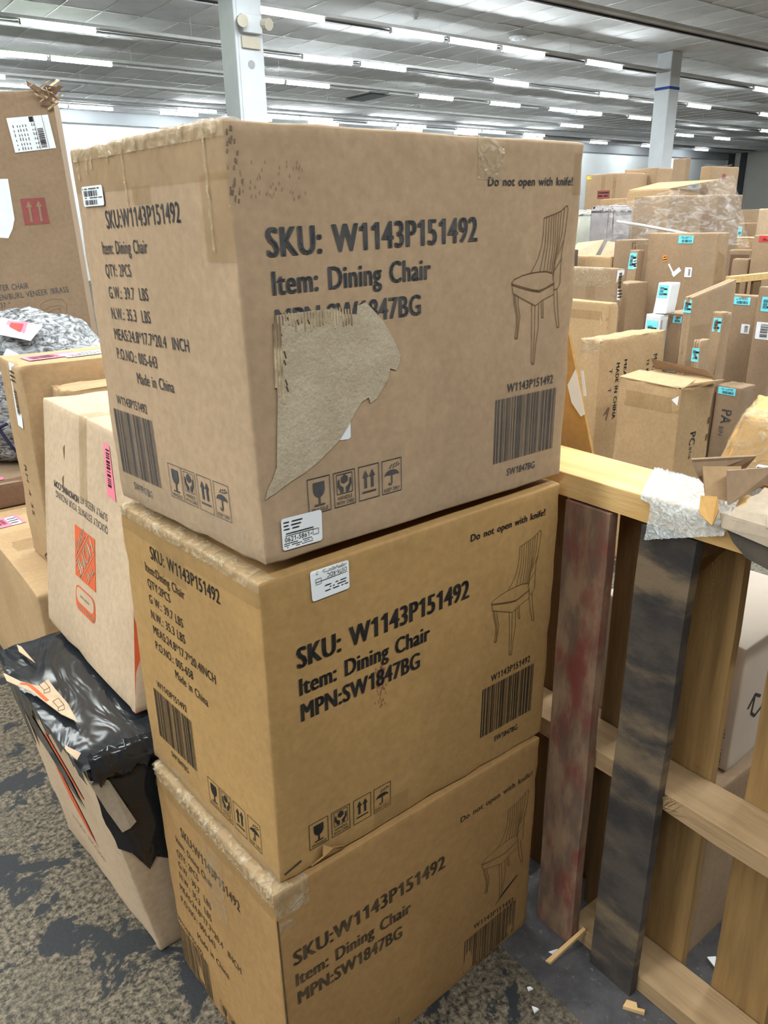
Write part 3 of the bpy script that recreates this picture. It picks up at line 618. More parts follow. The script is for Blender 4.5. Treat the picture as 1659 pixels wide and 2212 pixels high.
# stickers on the stack
def sticker(ct, face, u0, u1, v0, v1, rot, name, lines, m=LBL, seed=1, r=0.004, flip=False):
    L = Layer(ct, face, 0.0022); x0, x1, y0, y1 = u0*L.w, u1*L.w, v0*L.h, v1*L.h
    L.rrect(x0, y0, x1, y1, r, rot); o = L.build(name, m, ct.root)
    L = Layer(ct, face, 0.0027); rn = random.Random(seed); mx, my = (x0+x1)/2, (y0+y1)/2; c, q = math.cos(rot), math.sin(rot)
    R2 = lambda x, y: (mx+(x-mx)*c-(y-my)*q, my+(x-mx)*q+(y-my)*c)
    for it in lines:
        if it[0] == 't':
            _, t, a, b, wd, cp = it; ang = rot+(PI if flip else 0)
            px, py = R2(x0+a*(x1-x0), y0+b*(y1-y0)); L.text(t, px, py, wd*(x1-x0), cp*(y1-y0), rot=ang)
        elif it[0] == 'b':
            _, a, b, a1, b1 = it; n0 = len(L.mb2.v); L.bars(x0+a*(x1-x0), y0+b*(y1-y0), x0+a1*(x1-x0), y0+b1*(y1-y0), seed, 22, (it[5] if len(it) > 5 else True) if False else True)
            L.mb2.v[n0:] = [R2(x, y)+(0,) for x, y, _ in L.mb2.v[n0:]]
        elif it[0] == 'h':
            _, a, b, a1, b1 = it; n0 = len(L.mb2.v); L.bars(x0+a*(x1-x0), y0+b*(y1-y0), x0+a1*(x1-x0), y0+b1*(y1-y0), seed, 22, False)
            L.mb2.v[n0:] = [R2(x, y)+(0,) for x, y, _ in L.mb2.v[n0:]]
        elif it[0] == 'l':
            _, pts, wd = it; L.line([R2(x0+a*(x1-x0), y0+b*(y1-y0)) for a, b in pts], wd)
        elif it[0] == 'n':   # fuzzy rows of tiny unreadable print
            _, a, b, a1, b1, rows = it
            for k in range(rows):
                yy = b+(b1-b)*(k+.5)/rows; xx = a
                while xx < a1:
                    wdt = rn.uniform(.02, .06)
                    if rn.random() < .75: L.line([R2(x0+xx*(x1-x0), y0+yy*(y1-y0)), R2(x0+min(xx+wdt, a1)*(x1-x0), y0+yy*(y1-y0))], (y1-y0)*(b1-b)/rows*.35)
                    xx += wdt+.015
    L.build('label_print', INK, o)
    return o
sticker(top, 'F', .044, .148, .031, .116, -0.02, 'shipping_sticker', [('t', '0621-5861', .06, .26, .60, .15), ('t', 'x', .69, .30, .05, .08), ('l', ((.08, .45), (.78, .45)), .0008), ('l', ((.76, .27), (.90, .27), (.90, .44), (.76, .44), (.76, .27)), .0006), ('n', .06, .60, .5, .92, 3), ('n', .1, .47, .85, .56, 1), ('n', .04, .05, .75, .24, 3)], seed=4)
sticker(mid, 'F', .129, .233, .899, .985, 0.015, 'shipping_sticker', [('t', 'OSTK-RDC', .94, .80, .52, .14), ('l', ((.94, .62), (.12, .62)), .0008), ('l', ((.12, .54), (.26, .54), (.26, .72), (.12, .72), (.12, .54)), .0006), ('n', .15, .84, .94, .97, 3), ('n', .35, .18, .95, .46, 3)], seed=5, flip=True)
sticker(top, 'L', .073, .244, .852, .902, 0.0, 'inventory_sticker', [('b', .08, .50, .75, .78), ('b', .10, .08, .70, .32), ('n', .06, .36, .95, .48, 1), ('n', .06, .80, .85, .94, 1)], seed=6)
# tape on the stack
sheet(top, 'L', 0.0, 1.0, .885, 1.0, .0012, 60, 6, .0008, 1, over=.05).build('edge_tape', TAPE, top.root, smooth=True)
sheet(top, 'L', 0.0, 1.0, .965, 1.0, .0025, 90, 4, .004, 61, over=.02).build('crinkled_tape', TAPE_SHINE, top.root, smooth=True)
for k, (u, v) in enumerate(((.06, .92), (.13, .93), (.17, .94), (.30, .95), (.41, .84), (.90, .74))): sheet(top, 'L', u, u+.012, v, .985, .0022, 2, 10, .003, 70+k).build('tape_wrinkle', TAPE_SHINE, top.root, smooth=True)
sheet(top, 'L', .45, .57, .848, .89, .0014, 10, 6, .001, 2).build('packing_tape', TAPE, top.root, smooth=True)
sheet(top, 'L', .86, 1.0, .72, .90, .0018, 8, 8, .001, 3).build('corner_tape', TAPE, top.root, smooth=True)
sheet(top, 'F', .620, .705, .895, 1.0, .0012, 14, 16, .0012, 4, over=.05).build('packing_tape', TAPE_SHINE, top.root, smooth=True)
sheet(top, 'F', .96, 1.0, .86, .97, .0012, 4, 6, .0008, 5).build('corner_tape', TAPE, top.root, smooth=True)
sheet(top, 'L', 0.05, 1.0, 0.0, .085, .0010, 30, 4, .0006, 6).build('edge_tape', TAPE_CLR, top.root, smooth=True)
sheet(mid, 'L', 0.0, 1.0, .925, 1.0, .0014, 60, 6, .0008, 7, over=.05).build('edge_tape', TAPE, mid.root, smooth=True)
sheet(mid, 'L', 0.0, 1.0, .972, 1.0, .0025, 90, 4, .0035, 62, over=.025).build('crinkled_tape', TAPE_SHINE, mid.root, smooth=True)
sheet(mid, 'L', 0.30, .52, .84, .925, .0008, 8, 5, .0003, 8).build('packing_tape', TAPE, mid.root, smooth=True)
sheet(mid, 'L', 0.0, 1.0, 0.0, .06, .0012, 30, 4, .0008, 9).build('edge_tape', TAPE_CLR, mid.root, smooth=True)
sheet(mid, 'F', 0.30, .42, 0.01, .10, .0012, 8, 6, .0004, 10).build('packing_tape', TAPE, mid.root, smooth=True)
sheet(bot, 'L', 0.0, 1.0, .90, 1.0, .0014, 60, 7, .0010, 11, over=.05).build('edge_tape', TAPE, bot.root, smooth=True)
sheet(bot, 'L', 0.0, 1.0, .955, 1.0, .003, 90, 5, .005, 63, over=.03).build('crinkled_tape', TAPE_SHINE, bot.root, smooth=True)
sheet(bot, 'L', 0.44, .60, .60, .90, .0014, 8, 10, .001, 12).build('packing_tape', TAPE_CLR, bot.root, smooth=True)
sheet(bot, 'F', 0.0, .10, .90, 1.0, .0014, 8, 6, .0016, 13, over=.04).build('corner_tape', TAPE_SHINE, bot.root, smooth=True)
sheet(bot, 'F', .008, .055, .845, .885, .0016, 6, 5, .002, 14).build('tape_scrap', TAPE_SHINE, bot.root, smooth=True)
L = Layer(bot, 'F', .0024); L.poly([(a*L.w, b*L.h) for a, b in ((.003, .90), (.007, .90), (.009, .5), (.011, .02), (.004, .02), (.005, .5))]); L.build('edge_crease', INK_BOT, bot.root)
# scuffs with their own shape
L = Layer(mid, 'F', 0.0008); rn = random.Random(3)
for k in range(60):
    a, b = rn.gauss(.325, .008), rn.uniform(.46, .60); L.line([(a*L.w, b*L.h), (a*L.w, (b+.008)*L.h)], 0.0010)
L.build('red_scuff', P_RED, mid.root)
L = Layer(top, 'F', 0.0008); rn = random.Random(4)
for k in range(46):
    a, b = rn.uniform(.02, .16), rn.uniform(.84, .92)-0.0; L.line([(a*L.w, b*L.h), (a*L.w, (b+.006)*L.h)], 0.0006)
for k in range(30):
    a, b = abs(rn.gauss(.012, .007)), rn.choice((rn.uniform(.835, .88), rn.uniform(.90, .985))); L.line([(a*L.w, b*L.h), ((a+.001)*L.w, (b+.006)*L.h)], 0.0018)
L.build('black_scuff', mat('scuff', (.16, .115, .08), (.21, .15, .105), scale=30), top.root)
L = Layer(mid, 'F', 0.0009); L.line([(.018*L.w, .035*L.h), (.062*L.w, .052*L.h)], 0.005); L.build('marker_stroke', INK_BOT, mid.root)
L = Layer(bot, 'F', 0.0009); L.poly([(a*L.w, b*L.h) for a, b in ((.815, .275), (.925, .345), (.925, .353), (.86, .318))]); L.build('marker_stroke', INK, bot.root)
# peeled flap at the foot of the middle carton
mb = MB(); P = [mid.pt('F', u, v, e) for u, v, e in ((.095, .005, .001), (.20, .004, .002), (.19, .03, .010), (.15, .055, .012), (.128, .075, .006), (.118, .045, .014))]
mb.slab(P, (0, -1, 0), .003).build('peeled_flap', K_BOT, mid.root)

# ------------------------------------------------------------------ left group
# long moving carton in black plastic
LB = [(.354, 1.298, 0), (.84, 1.305, 0), (.84, 1.88, 0), (.307, 1.81, 0), (.268, 1.292, .535), (.84, 1.295, .54), (.84, 1.88, .54), (.243, 1.84, .535)]
bb = carton('moving_carton', 'torn moving carton half wrapped in shiny black plastic at the stack foot', 'box', LB, K_PALE, r=0.006, dent=0.006, seed=5, k=8)
mb = MB(); rows = []
n1 = 26
for i in range(n1+1):
    row = []
    v = i/n1
    for j in range(17):
        u = -0.006+0.55*j/16
        p = bb.pt('T', max(u, 0), v, 0.003); nz = noise.noise(Vector((u*9, v*5, 2)))*0.006+noise.noise(Vector((u*30+v*14, v*16, 7)))*0.004
        row.append(Vector((p.x+(-0.012 if j == 0 else 0), p.y+(0.012 if i == n1 else (-0.014 if i == 0 else 0)), p.z+0.004+abs(nz))))
    rows.append(row)
mb.grid(rows); mb.build('plastic_top', BLACK, bb.root, smooth=True)
def hang(face, u0, u1, vfun, n, name, depth=9, out=0.006, seed=0, vtop=1.006):
    mb = MB(); rows = []
    for i in range(depth+1):
        row = []
        for j in range(n+1):
            u = u0+(u1-u0)*j/n; v = vtop+(vfun(u)-vtop)*i/depth
            row.append(bb.pt(face, u, v, out*(0.7+0.8*noise.noise(Vector((u*12+seed, v*7, seed))))+0.002))
        rows.append(row)
    return mb.grid(rows).build(name, BLACK, bb.root, smooth=True)
hang('F', 0.0, 1.0, lambda u: 0.60-0.04*math.sin(u*40)-(0.15 if u > 0.04 else 0), 26, 'plastic_end', out=0.006)
hang('L', 0.0, 0.42, lambda u: 0.86-0.25*max(0, 1-abs(u-.12)/.12)+0.05*math.sin(u*37), 18, 'plastic_side', seed=3)
hang('L', 0.42, 0.97, lambda u: 0.93+0.03*math.sin(u*50), 18, 'plastic_side', seed=4)
# crumpled ruff of plastic at the near end
mb = MB(); rows = []
for i in range(9):
    row = []
    for j in range(25):
        u = j/24*0.42; a = PI*i/8
        p = bb.pt('F', max(u, .001), 0.99, 0.0)
        rr = 0.022+0.012*noise.noise(Vector((u*40, i*.5, 3)))
        row.append(p+Vector((0.004*math.sin(j*2.1), -0.006-rr*math.sin(a), 0.004+rr*math.cos(a)*1.3-0.012*(i/8))))
    rows.append(row)
mb.grid(rows).build('plastic_ruff', BLACK, bb.root, smooth=True)
def flat(pts, z, name, m, parent, t=0.0015): return MB().slab([(x, y, z) for x, y in pts], (0, 0, 1), t).build(name, m, parent)
flat(list(reversed([(0.28, 1.821), (0.286, 1.805), (0.292, 1.708), (0.276, 1.784)])), .556, 'bare_cardboard', K_PALE, bb.root)
flat([(0.222, 1.667), (0.242, 1.617), (0.254, 1.586), (0.267, 1.521), (0.279, 1.464), (0.297, 1.416), (0.301, 1.493), (0.296, 1.568), (0.295, 1.616), (0.27, 1.602), (0.246, 1.644), (0.224, 1.707)], .557, 'bare_cardboard', K_PALE, bb.root)
flat([(0.259, 1.296), (0.271, 1.312), (0.254, 1.356), (0.251, 1.338)], .557, 'bare_cardboard', K_PALE, bb.root)
mb = MB()
for a, b in (((.243, 1.636), (.256, 1.620)), ((.256, 1.620), (.262, 1.585)), ((.262, 1.585), (.270, 1.53))):
    d = Vector((b[0]-a[0], b[1]-a[1])).normalized(); n = Vector((-d.y, d.x))*0.0035
    mb.poly([(a[0]-n.x, a[1]-n.y, .5578), (b[0]-n.x, b[1]-n.y, .5578), (b[0]+n.x, b[1]+n.y, .5578), (a[0]+n.x, a[1]+n.y, .5578)])
mb.build('printed_red_line', P_ORANGE, bb.root)
for q in range(2):
    mb = MB(); ox, oy = ((.276, 1.575), (.281, 1.49))[q]
    for a, b in (((0, 0), (.012, .004)), ((.012, .004), (.010, .036)), ((.010, .036), (-.003, .03)), ((-.003, .03), (0, 0)), ((0, 0), (-.004, -.012)), ((-.004, -.012), (.008, -.014)), ((.008, -.014), (.012, .004))):
        mb.cyl((ox+a[0], oy+a[1], .5574), (ox+b[0], oy+b[1], .5574), .0006, 4, False)
    mb.build('printed_box_sign', INK_LINE, bb.root)
# torn side: black showing through, logo remains, peeled strip
L = Layer(bb, 'L', 0.003); L.poly([(a*L.w, b*L.h) for a, b in ((.10, .80), (.22, .84), (.40, .78), (.58, .70), (.66, .56), (.50, .60), (.34, .66), (.20, .68))]); L.build('plastic_strip', BLACK, bb.root)
L = Layer(bb, 'L', 0.002); L.poly([(a*L.w, b*L.h) for a, b in ((.36, .62), (.44, .60), (.56, .42), (.60, .30), (.52, .36), (.42, .46), (.40, .52))]); L.build('printed_logo_rest', P_ORANGE, bb.root)
L = Layer(bb, 'L', 0.002); L.poly([(a*L.w, b*L.h) for a, b in ((.44, .84), (.62, .74), (.72, .66), (.70, .64), (.58, .71), (.42, .80))]); L.build('printed_stripe', P_ORANGE, bb.root)
L = Layer(bb, 'L', 0.002); L.text('MOVE EASY', .62*L.w, .26*L.h, .34*L.w, .03*L.h, rot=PI*0.97); L.build('faded_lettering', K_DULL, bb.root)
mb = MB(); mb.slab([bb.pt('F', u, v, e) for u, v, e in ((.004, .95, .012), (.05, .94, .02), (.085, .72, .022), (.06, .70, .02), (.03, .69, .016), (.012, .80, .012))], (0, -1, 0), .003).build('torn_flap', K_GREY, bb.root)
# upper moving carton
HDC = [(.393, 1.36, .558), (.82, 1.37, .558), (.82, 1.91, .558), (.372, 1.90, .558), (.487, 1.44, 1.10), (.92, 1.45, 1.09), (.91, 1.97, 1.09), (.468, 1.97, 1.10)]
hd = carton('moving_carton', 'upright moving carton with upside-down orange logo beside the chair cartons', 'box', HDC, K_PALE, r=0.005, dent=0.005, seed=6, k=8)
L = Layer(hd, 'L'); W_, H_ = L.w, L.h
lx0, lx1, ly0, ly1 = .398*W_, .628*W_, .337*H_, .547*H_
L.rect(lx0, ly0, lx1, ly1); L.build('printed_logo', P_ORANGE, hd.root)
cx, cy, s_ = (lx0+lx1)/2, (ly0+ly1)/2, (lx1-lx0)
def diag(t, off, along, wd, cp):
    L = Layer(hd, 'L', 0.0018); a = math.radians(225); d = Vector((math.cos(a), math.sin(a))); p = Vector((-d.y, d.x))
    st = Vector((cx, cy))+p*off*s_+d*(along-wd/2)*s_-p*cp*s_/2
    L.text(t, st.x, st.y, wd*s_, cp*s_, rot=a, bold=0.03); L.build('printed_logo_word', P_BEIGE, hd.root)
diag('THE', .34, -.02, .42, .17); diag('HOME', .0, 0, 1.0, .30); diag('DEPOT', -.33, .02, .62, .17)
L = Layer(hd, 'L', 0.0018)
for o_ in (.19, -.19):
    a = math.radians(225); d = Vector((math.cos(a), math.sin(a))); p = Vector((-d.y, d.x)); c_ = Vector((cx, cy))+p*o_*s_
    L.line([tuple(c_-d*.48*s_), tuple(c_+d*.48*s_)], .012*s_)
L.build('logo_rule', P_BEIGE, hd.root)
L = Layer(hd, 'L'); L.rrect(.396*W_, .199*H_, .618*W_, .302*H_, .018); L.build('printed_badge', P_ORANGE, hd.root)
L = Layer(hd, 'L', 0.0015); L.rrect(.408*W_, .234*H_, .606*W_, .297*H_, .016); L.build('badge_window', P_BEIGE, hd.root)
L = Layer(hd, 'L', 0.0018); L.text('MOVE EASY', .602*W_, .226*H_, .18*W_, .019*H_, rot=PI, bold=.02); L.build('printed_line', P_BEIGE, hd.root)
L = Layer(hd, 'L', 0.0024); L.text('ROOM HERE', .555*W_, .271*H_, .10*W_, .009*H_, rot=PI); L.build('printed_line', INK_BOT, hd.root)
for t, u0, u1, v, bd in (('QUICKLY ESTIMATE YOUR PACKING', .768, .163, .632, 0), ('SUPPLY NEEDS AT', .766, .47, .680, 0), ('HDMOVING.COM', .452, .143, .672, .03)):
    L = Layer(hd, 'L'); L.text(t, u0*W_, v*H_, (u0-u1)*W_, .028*H_, rot=PI, bold=bd); L.build('printed_line', INK_TOP, hd.root)
sheet(hd, 'L', .465, .555, .66, 1.0, .0010, 6, 12, .0006, 21, over=.10).build('packing_tape', TAPE, hd.root, smooth=True)
sheet(hd, 'L', .0, .05, .40, .62, .0012, 4, 8, .0006, 22).build('tape_residue', TAPE_CLR, hd.root, smooth=True)
L = Layer(hd, 'F'); L.rect(.0, .0, .12*L.w, .42*L.h); L.build('printed_orange_band', P_ORANGE, hd.root)
L = Layer(hd, 'L', 0.0016); L.poly([(a*W_, b*H_) for a, b in ((.735, .945), (.80, .94), (.86, .75), (.775, .755))]); lb = L.build('pink_barcode_label', LBL_PINK, hd.root)
L = Layer(hd, 'L', 0.0021)
rn = random.Random(9); v = .925
while v > .79:
    k = rn.choice((.004, .006, .010)); L.poly([((.765+(.925-v)*.17)*W_, v*H_), ((.80+(.925-v)*.17)*W_, v*H_), ((.80+(.925-v)*.17)*W_, (v-k)*H_), ((.765+(.925-v)*.17)*W_, (v-k)*H_)]); v -= k+rn.choice((.003, .006))
L.build('label_print', INK, lb)
for q in range(2):
    u, v = ((.27, .83), (.25, .70))[q]; L = Layer(hd, 'L', 0.001); L.poly([(u*W_, v*H_), ((u+.02)*W_, (v+.02)*H_), ((u+.012)*W_, (v-.05)*H_)]); L.build('puncture', K_DARK, hd.root)
# box with pink label on the floor behind
lbx = carton('flat_top_carton', 'light brown floor carton with a pink label on its lid', 'box', simple(.395, 2.095, .62, 1.02, 0, .54), K_WARM, r=.006, dent=.006, seed=8, k=6)
L = Layer(lbx, 'T'); L.rect(0, 0.40*L.h, L.w, .408*L.h); L.build('lid_seam', K_DULL, lbx.root)
sheet(lbx, 'T', 0, 1, .36, .45, .001, 12, 4, .0004, 31).build('packing_tape', TAPE, lbx.root, smooth=True)
sticker(lbx, 'T', .03, .20, .60, .70, 0.1, 'pink_barcode_label', [('b', .05, .25, .5, .8)], m=LBL_PINK, seed=12)
sticker(lbx, 'T', .13, .18, .605, .69, 0.1, 'white_tag', [('n', .1, .1, .9, .9, 3)], seed=13)
# dark flat carton on top of it
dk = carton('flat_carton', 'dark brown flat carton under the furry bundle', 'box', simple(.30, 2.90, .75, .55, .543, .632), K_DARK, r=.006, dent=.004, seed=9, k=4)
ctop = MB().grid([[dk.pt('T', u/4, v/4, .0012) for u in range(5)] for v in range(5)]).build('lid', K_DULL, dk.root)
L = Layer(dk, 'T', .0026); L.rect(.0, .10*L.h, .30*L.w, .17*L.h); lb = L.build('pink_barcode_label', LBL_PINK, dk.root)
L = Layer(dk, 'T', .0032); L.bars(.02*L.w, .115*L.h, .29*L.w, .155*L.h, 4, 20); L.build('label_print', INK, lb)
# crushed narrow carton and labelled carton standing behind the moving carton
cr = carton('crushed_carton', 'crushed brown carton top squeezed behind the moving carton', 'box', simple(.535, 2.085, .45, .12, .545, 1.095, lean=(.0, -.04)), K_WARM, r=.008, dent=.016, seed=11, k=8)
ca = carton('labelled_carton', 'upright narrow carton with a white barcode strip over its edge', 'box', simple(.475, 2.215, .60, .23, .545, 1.15, lean=(-.005, -.05)), K_WARM, r=.006, dent=.008, seed=12, k=6)
sticker(ca, 'L', .50, .74, .70, .995, 0.0, 'white_barcode_strip', [('h', .35, .2, .75, .62), ('n', .1, .7, .9, .9, 3)], seed=14)
L = Layer(ca, 'L'); L.text('RH 4 35', .40*L.w, .50*L.h, .26*L.h, .10*L.w, rot=-PI/2); L.build('printed_line', INK_BOT, ca.root)
L = Layer(ca, 'L'); L.poly([(.62*L.w, .04*L.h), (.80*L.w, .01*L.h), (.78*L.w, .08*L.h)]); L.build('printed_arrow', INK_BOT, ca.root)
sticker(ca, 'T', .06, .30, .25, .60, 0.1, 'pink_barcode_label', [('b', .1, .2, .6, .8)], m=LBL_PINK, seed=15)
sticker(ca, 'T', .22, .55, .20, .50, 0.1, 'white_label', [('n', .1, .1, .9, .9, 3)], seed=16)
# furry bundle in clear plastic
fb = thing('fur_bundle', 'silver grey shaggy fur bundle in clear plastic tied with a navy cord', 'bundle', tuple(HR*(-1.38)+HF*2.98+Vector((0, 0, .632))))
mb = MB(); ctr = HR*(-1.40)+HF*3.00+Vector((0, 0, .905)); rows = []
def furpt(th, ph, add=0.0):
    c, q = math.cos(ph), math.sin(ph); x_, y_, z_ = c*math.cos(th), c*math.sin(th), q
    sg = lambda v, e: math.copysign(abs(v)**e, v)
    n = 1+0.07*noise.noise(Vector((x_*3, y_*3, z_*3)))+0.03*noise.noise(Vector((x_*11, y_*11, z_*11)))+0.018*noise.noise(Vector((x_*37, y_*37, z_*37)))
    zz = sg(z_, .75)*.285*(n if z_ > -.5 else 1)
    return ctr+HR*(sg(x_, .8)*.37*n*(1-.10*z_))+HF*(sg(y_, .8)*.25*n)+Vector((0, 0, max(zz, -.268)))+(HR*x_+HF*y_+Vector((0, 0, z_)))*add
for i in range(41):
    ph = -PI/2+PI*i/40
    rows.append([furpt(2*PI*j/64, ph) for j in range(65)])
mb.grid(rows).build('fur_roll', FUR, fb, smooth=True)
mb = MB(); pts = [HR*l+HF*d+Vector((0, 0, z)) for l, d, z in ((-1.352, 2.735, .823), (-1.385, 2.735, .808), (-1.372, 2.735, .78), (-1.352, 2.74, .735), (-1.335, 2.765, .69), (-1.322, 2.80, .665), (-1.30, 2.83, .645))]
for a, b in zip(pts, pts[1:]): mb.cyl(a, b, .006, 6)
mb.build('navy_cord', NAVY, fb)
def tagcard(th, ph, w_, h_, ang, m, name, parent, add=.012):
    p = furpt(th, ph, add); a = (furpt(th+.05, ph, add)-p).normalized(); b = (furpt(th, ph+.05, add)-p).normalized(); n = a.cross(b).normalized(); b = n.cross(a)
    a2 = a*math.cos(ang)+b*math.sin(ang); b2 = -a*math.sin(ang)+b*math.cos(ang)
    return MB().slab([p-a2*w_-b2*h_, p+a2*w_-b2*h_, p+a2*w_+b2*h_, p-a2*w_+b2*h_], n, .001).build(name, m, parent)
tagcard(-1.25, .82, .075, .05, -.35, LBL, 'white_label', fb)
tagcard(-1.25, .84, .040, .028, -.35, LBL_PINK, 'pink_label', fb, .015)
tagcard(-1.25, .84, .024, .018, -.35, LBL_RED, 'label_print', fb, .017)
tagcard(-1.35, .42, .03, .018, -.5, LBL, 'white_label', fb)
# tall chair carton behind
def lat(l, d, z): return tuple(HR*l+HF*d+Vector((0, 0, z)))
_ex, _ey = (.953, .303), (-.303, .953)   # lateral, depth directions of its front and its side
def _tcp(u, v, z):
    e = -1.215-.0237*z; return lat(e-(1-u)*.66*_ex[0]+v*.5*_ey[0], 3.40-(1-u)*.66*_ex[1]+v*.5*_ey[1], z)
TC = [_tcp(0, 0, 0), _tcp(1, 0, 0), _tcp(1, 1, 0), _tcp(0, 1, 0), _tcp(0, 0, 1.95), _tcp(1, 0, 1.985), _tcp(1, 1, 1.985), _tcp(0, 1, 1.95)]
tc_ = carton('tall_chair_carton', 'tall brown chair carton with red arrow sign and torn top corner', 'box', TC, K_DULL, r=.005, dent=.003, seed=15, k=8)
def tuv(l, z):   # sight line read off at 3.4 m depth -> metres on its front
    L = Layer(tc_, 'F'); k = l/3.4; zz = z
    for _ in range(3):
        e = -1.215-.0237*zz; t = (e-3.4*k)/(_ex[0]-_ex[1]*k); zz = 1.4824+(z-1.4824)*(3.40-_ex[1]*t)/3.4
    u = 1-t/.66; return u*L.w, zz/(1.95+.035*u)*L.h
def tline(t, l0, z0, l1, z1, cap, m=INK_TOP, bold=.0):
    a, b = tuv(l0, z0), tuv(l1, z1); L = Layer(tc_, 'F'); L.text(t, a[0], a[1], math.hypot(b[0]-a[0], b[1]-a[1]), cap, rot=math.atan2(b[1]-a[1], b[0]-a[0]), bold=bold); L.build('printed_line', m, tc_.root)
tline('TER CHAIR', -1.605, 1.236, -1.48, 1.244, .022); tline('EN/BURL VENEER /BRASS', -1.611, 1.197, -1.314, 1.227, .022); tline('37 "', -1.612, 1.165, -1.570, 1.168, .020); tline('13', -1.623, 1.134, -1.601, 1.136, .020)
a = [tuv(-1.454, 1.594), tuv(-1.355, 1.597), tuv(-1.350, 1.498), tuv(-1.452, 1.493)]
L = Layer(tc_, 'F'); L.poly(list(reversed(a))); o = L.build('arrow_sign', P_RED, tc_.root)
L = Layer(tc_, 'F', .0018)
for q in (.3, .7):
    f = lambda x_, y_: (a[3][0]+(a[2][0]-a[3][0])*x_+(a[0][0]-a[3][0])*y_, a[3][1]+(a[2][1]-a[3][1])*x_+(a[0][1]-a[3][1])*y_)
    L.poly([f(q-.05, .1), f(q+.05, .1), f(q+.05, .66), f(q+.13, .66), f(q, .9), f(q-.13, .66), f(q-.05, .66)])
L.build('arrow', K_DULL, o)
L = Layer(tc_, 'F', .003); P = [tuv(*p) for p in ((-1.455, 1.887), (-1.290, 1.897), (-1.277, 1.778), (-1.442, 1.763))]; L.poly(list(reversed(P))); o = L.build('shipping_label', LBL, tc_.root)
L = Layer(tc_, 'F', .0038)
g = lambda x_, y_: (P[3][0]+(P[2][0]-P[3][0])*x_+(P[0][0]-P[3][0])*y_, P[3][1]+(P[2][1]-P[3][1])*x_+(P[0][1]-P[3][1])*y_)
rn = random.Random(2)
y_ = .06
while y_ < .62:
    k = rn.choice((.012, .022, .035)); L.poly([g(.66, y_), g(.80, y_), g(.80, y_+k), g(.66, y_+k)]); y_ += k+rn.choice((.012, .02))
for x_ in (.10, .20, .26, .33, .40, .55, .60): 
    for yy in range(6): L.poly([g(x_, .05+yy*.13), g(x_+.018, .05+yy*.13), g(x_+.018, .05+yy*.13+rn.uniform(.03, .1)), g(x_, .05+yy*.13+rn.uniform(.03, .1))])
L.poly([g(.52, .82), g(.62, .82), g(.62, .97), g(.52, .97)]); L.line([g(.84, .02), g(.84, .98)], .0012); L.line([g(.63, .02), g(.63, .98)], .0012)
L.build('label_print', INK, o)
L = Layer(tc_, 'F', .0012); L.poly(list(reversed([tuv(*p) for p in ((-1.60, 1.668), (-1.489, 1.669), (-1.490, 1.518), (-1.505, 1.48), (-1.529, 1.444), (-1.60, 1.449))]))); L.build('torn_white_paper', LBL, tc_.root)
L = Layer(tc_, 'F', .0008); cxy = lambda l, z: tuv(l, z)
for pts in (((-1.444, 1.176), (-1.42, 1.19), (-1.385, 1.20), (-1.345, 1.195), (-1.332, 1.174), (-1.335, 1.15), (-1.35, 1.12)), ((-1.444, 1.176), (-1.44, 1.15), (-1.425, 1.13)), ((-1.44, 1.15), (-1.40, 1.168), (-1.365, 1.172), (-1.345, 1.165)), ((-1.43, 1.135), (-1.39, 1.155), (-1.355, 1.16)), ((-1.365, 1.16), (-1.36, 1.13), (-1.34, 1.12))):
    L.line([cxy(*p) for p in pts], .0010)
L.build('chair_line_drawing', INK_LINE, tc_.root)
rn = random.Random(21)
for k in range(16):
    u, v = 1-rn.uniform(0, .09), 1-rn.uniform(-.010, .035); p = tc_.pt('F', u, v, .004); d = Vector((rn.uniform(-1, 1), rn.uniform(-1, 0), rn.uniform(-.6, 1)))*0.04; e = Vector((rn.uniform(-1, 1), rn.uniform(-1, 0), rn.uniform(-1, 1)))*0.02
    MB().slab([p, p+d, p+d+e, p+e*.7], d.cross(e), .003).build('torn_shred', (K_DARK, K_DULL, FLUTE)[k % 3], tc_.root)

# ------------------------------------------------------------------ pallet standing on edge, right of the stack
pl = thing('wooden_pallet', 'worn wooden pallet standing on edge right of the carton stack', 'pallet', (1.13, .5, .0015))
def plank(x0, x1, y0, y1, z0, z1, m, name, seed, wob=.003, n=10, axis='z', lean=0.0, label=None):
    """board with slightly uneven edges; axis = its long direction"""
    mb = MB(); rows = []
    for i in range(n+1):
        t = i/n; f = lambda a, k: a+wob*noise.noise(Vector((t*6+seed, k*3.1, seed*1.7)))
        if axis == 'z':
            z = z0+(z1-z0)*t; dy = lean*(t-.5)
            rows.append([(f(x0, 0)*.2+x0*.8, f(y0, 1)+dy, z), (f(x1, 2)*.2+x1*.8, f(y0, 1)+dy, z), (x1, f(y1, 3)+dy, z), (x0, f(y1, 3)+dy, z)])
        else:
            y = y0+(y1-y0)*t
            rows.append([(f(x0, 0), y, f(z0, 1)), (f(x0, 0), y, f(z1, 2)), (f(x1, 3), y, f(z1, 2)), (f(x1, 3), y, f(z0, 1))])
    rows = [r+[r[0]] for r in rows]; mb.grid(rows); k = len(mb.v)
    mb.poly([rows[0][j] for j in (3, 2, 1, 0)]); mb.poly([rows[-1][j] for j in (0, 1, 2, 3)])
    o = mb.build(name, m, pl, bevel=.002)
    if label: o['label'] = label
    return o
plank(1.068, 1.203, -.12, 1.10, 1.008, 1.053, WOOD_TOP, 'top_rail', 1, axis='y', wob=.002, label='pale new plank along the top')
plank(1.087, 1.180, -.12, 1.10, .462, .502, WOOD_S, 'middle_rail', 2, axis='y', wob=.004)
plank(1.087, 1.180, -.12, .78, .0017, .042, WOOD_S, 'bottom_rail', 3, axis='y', wob=.004)
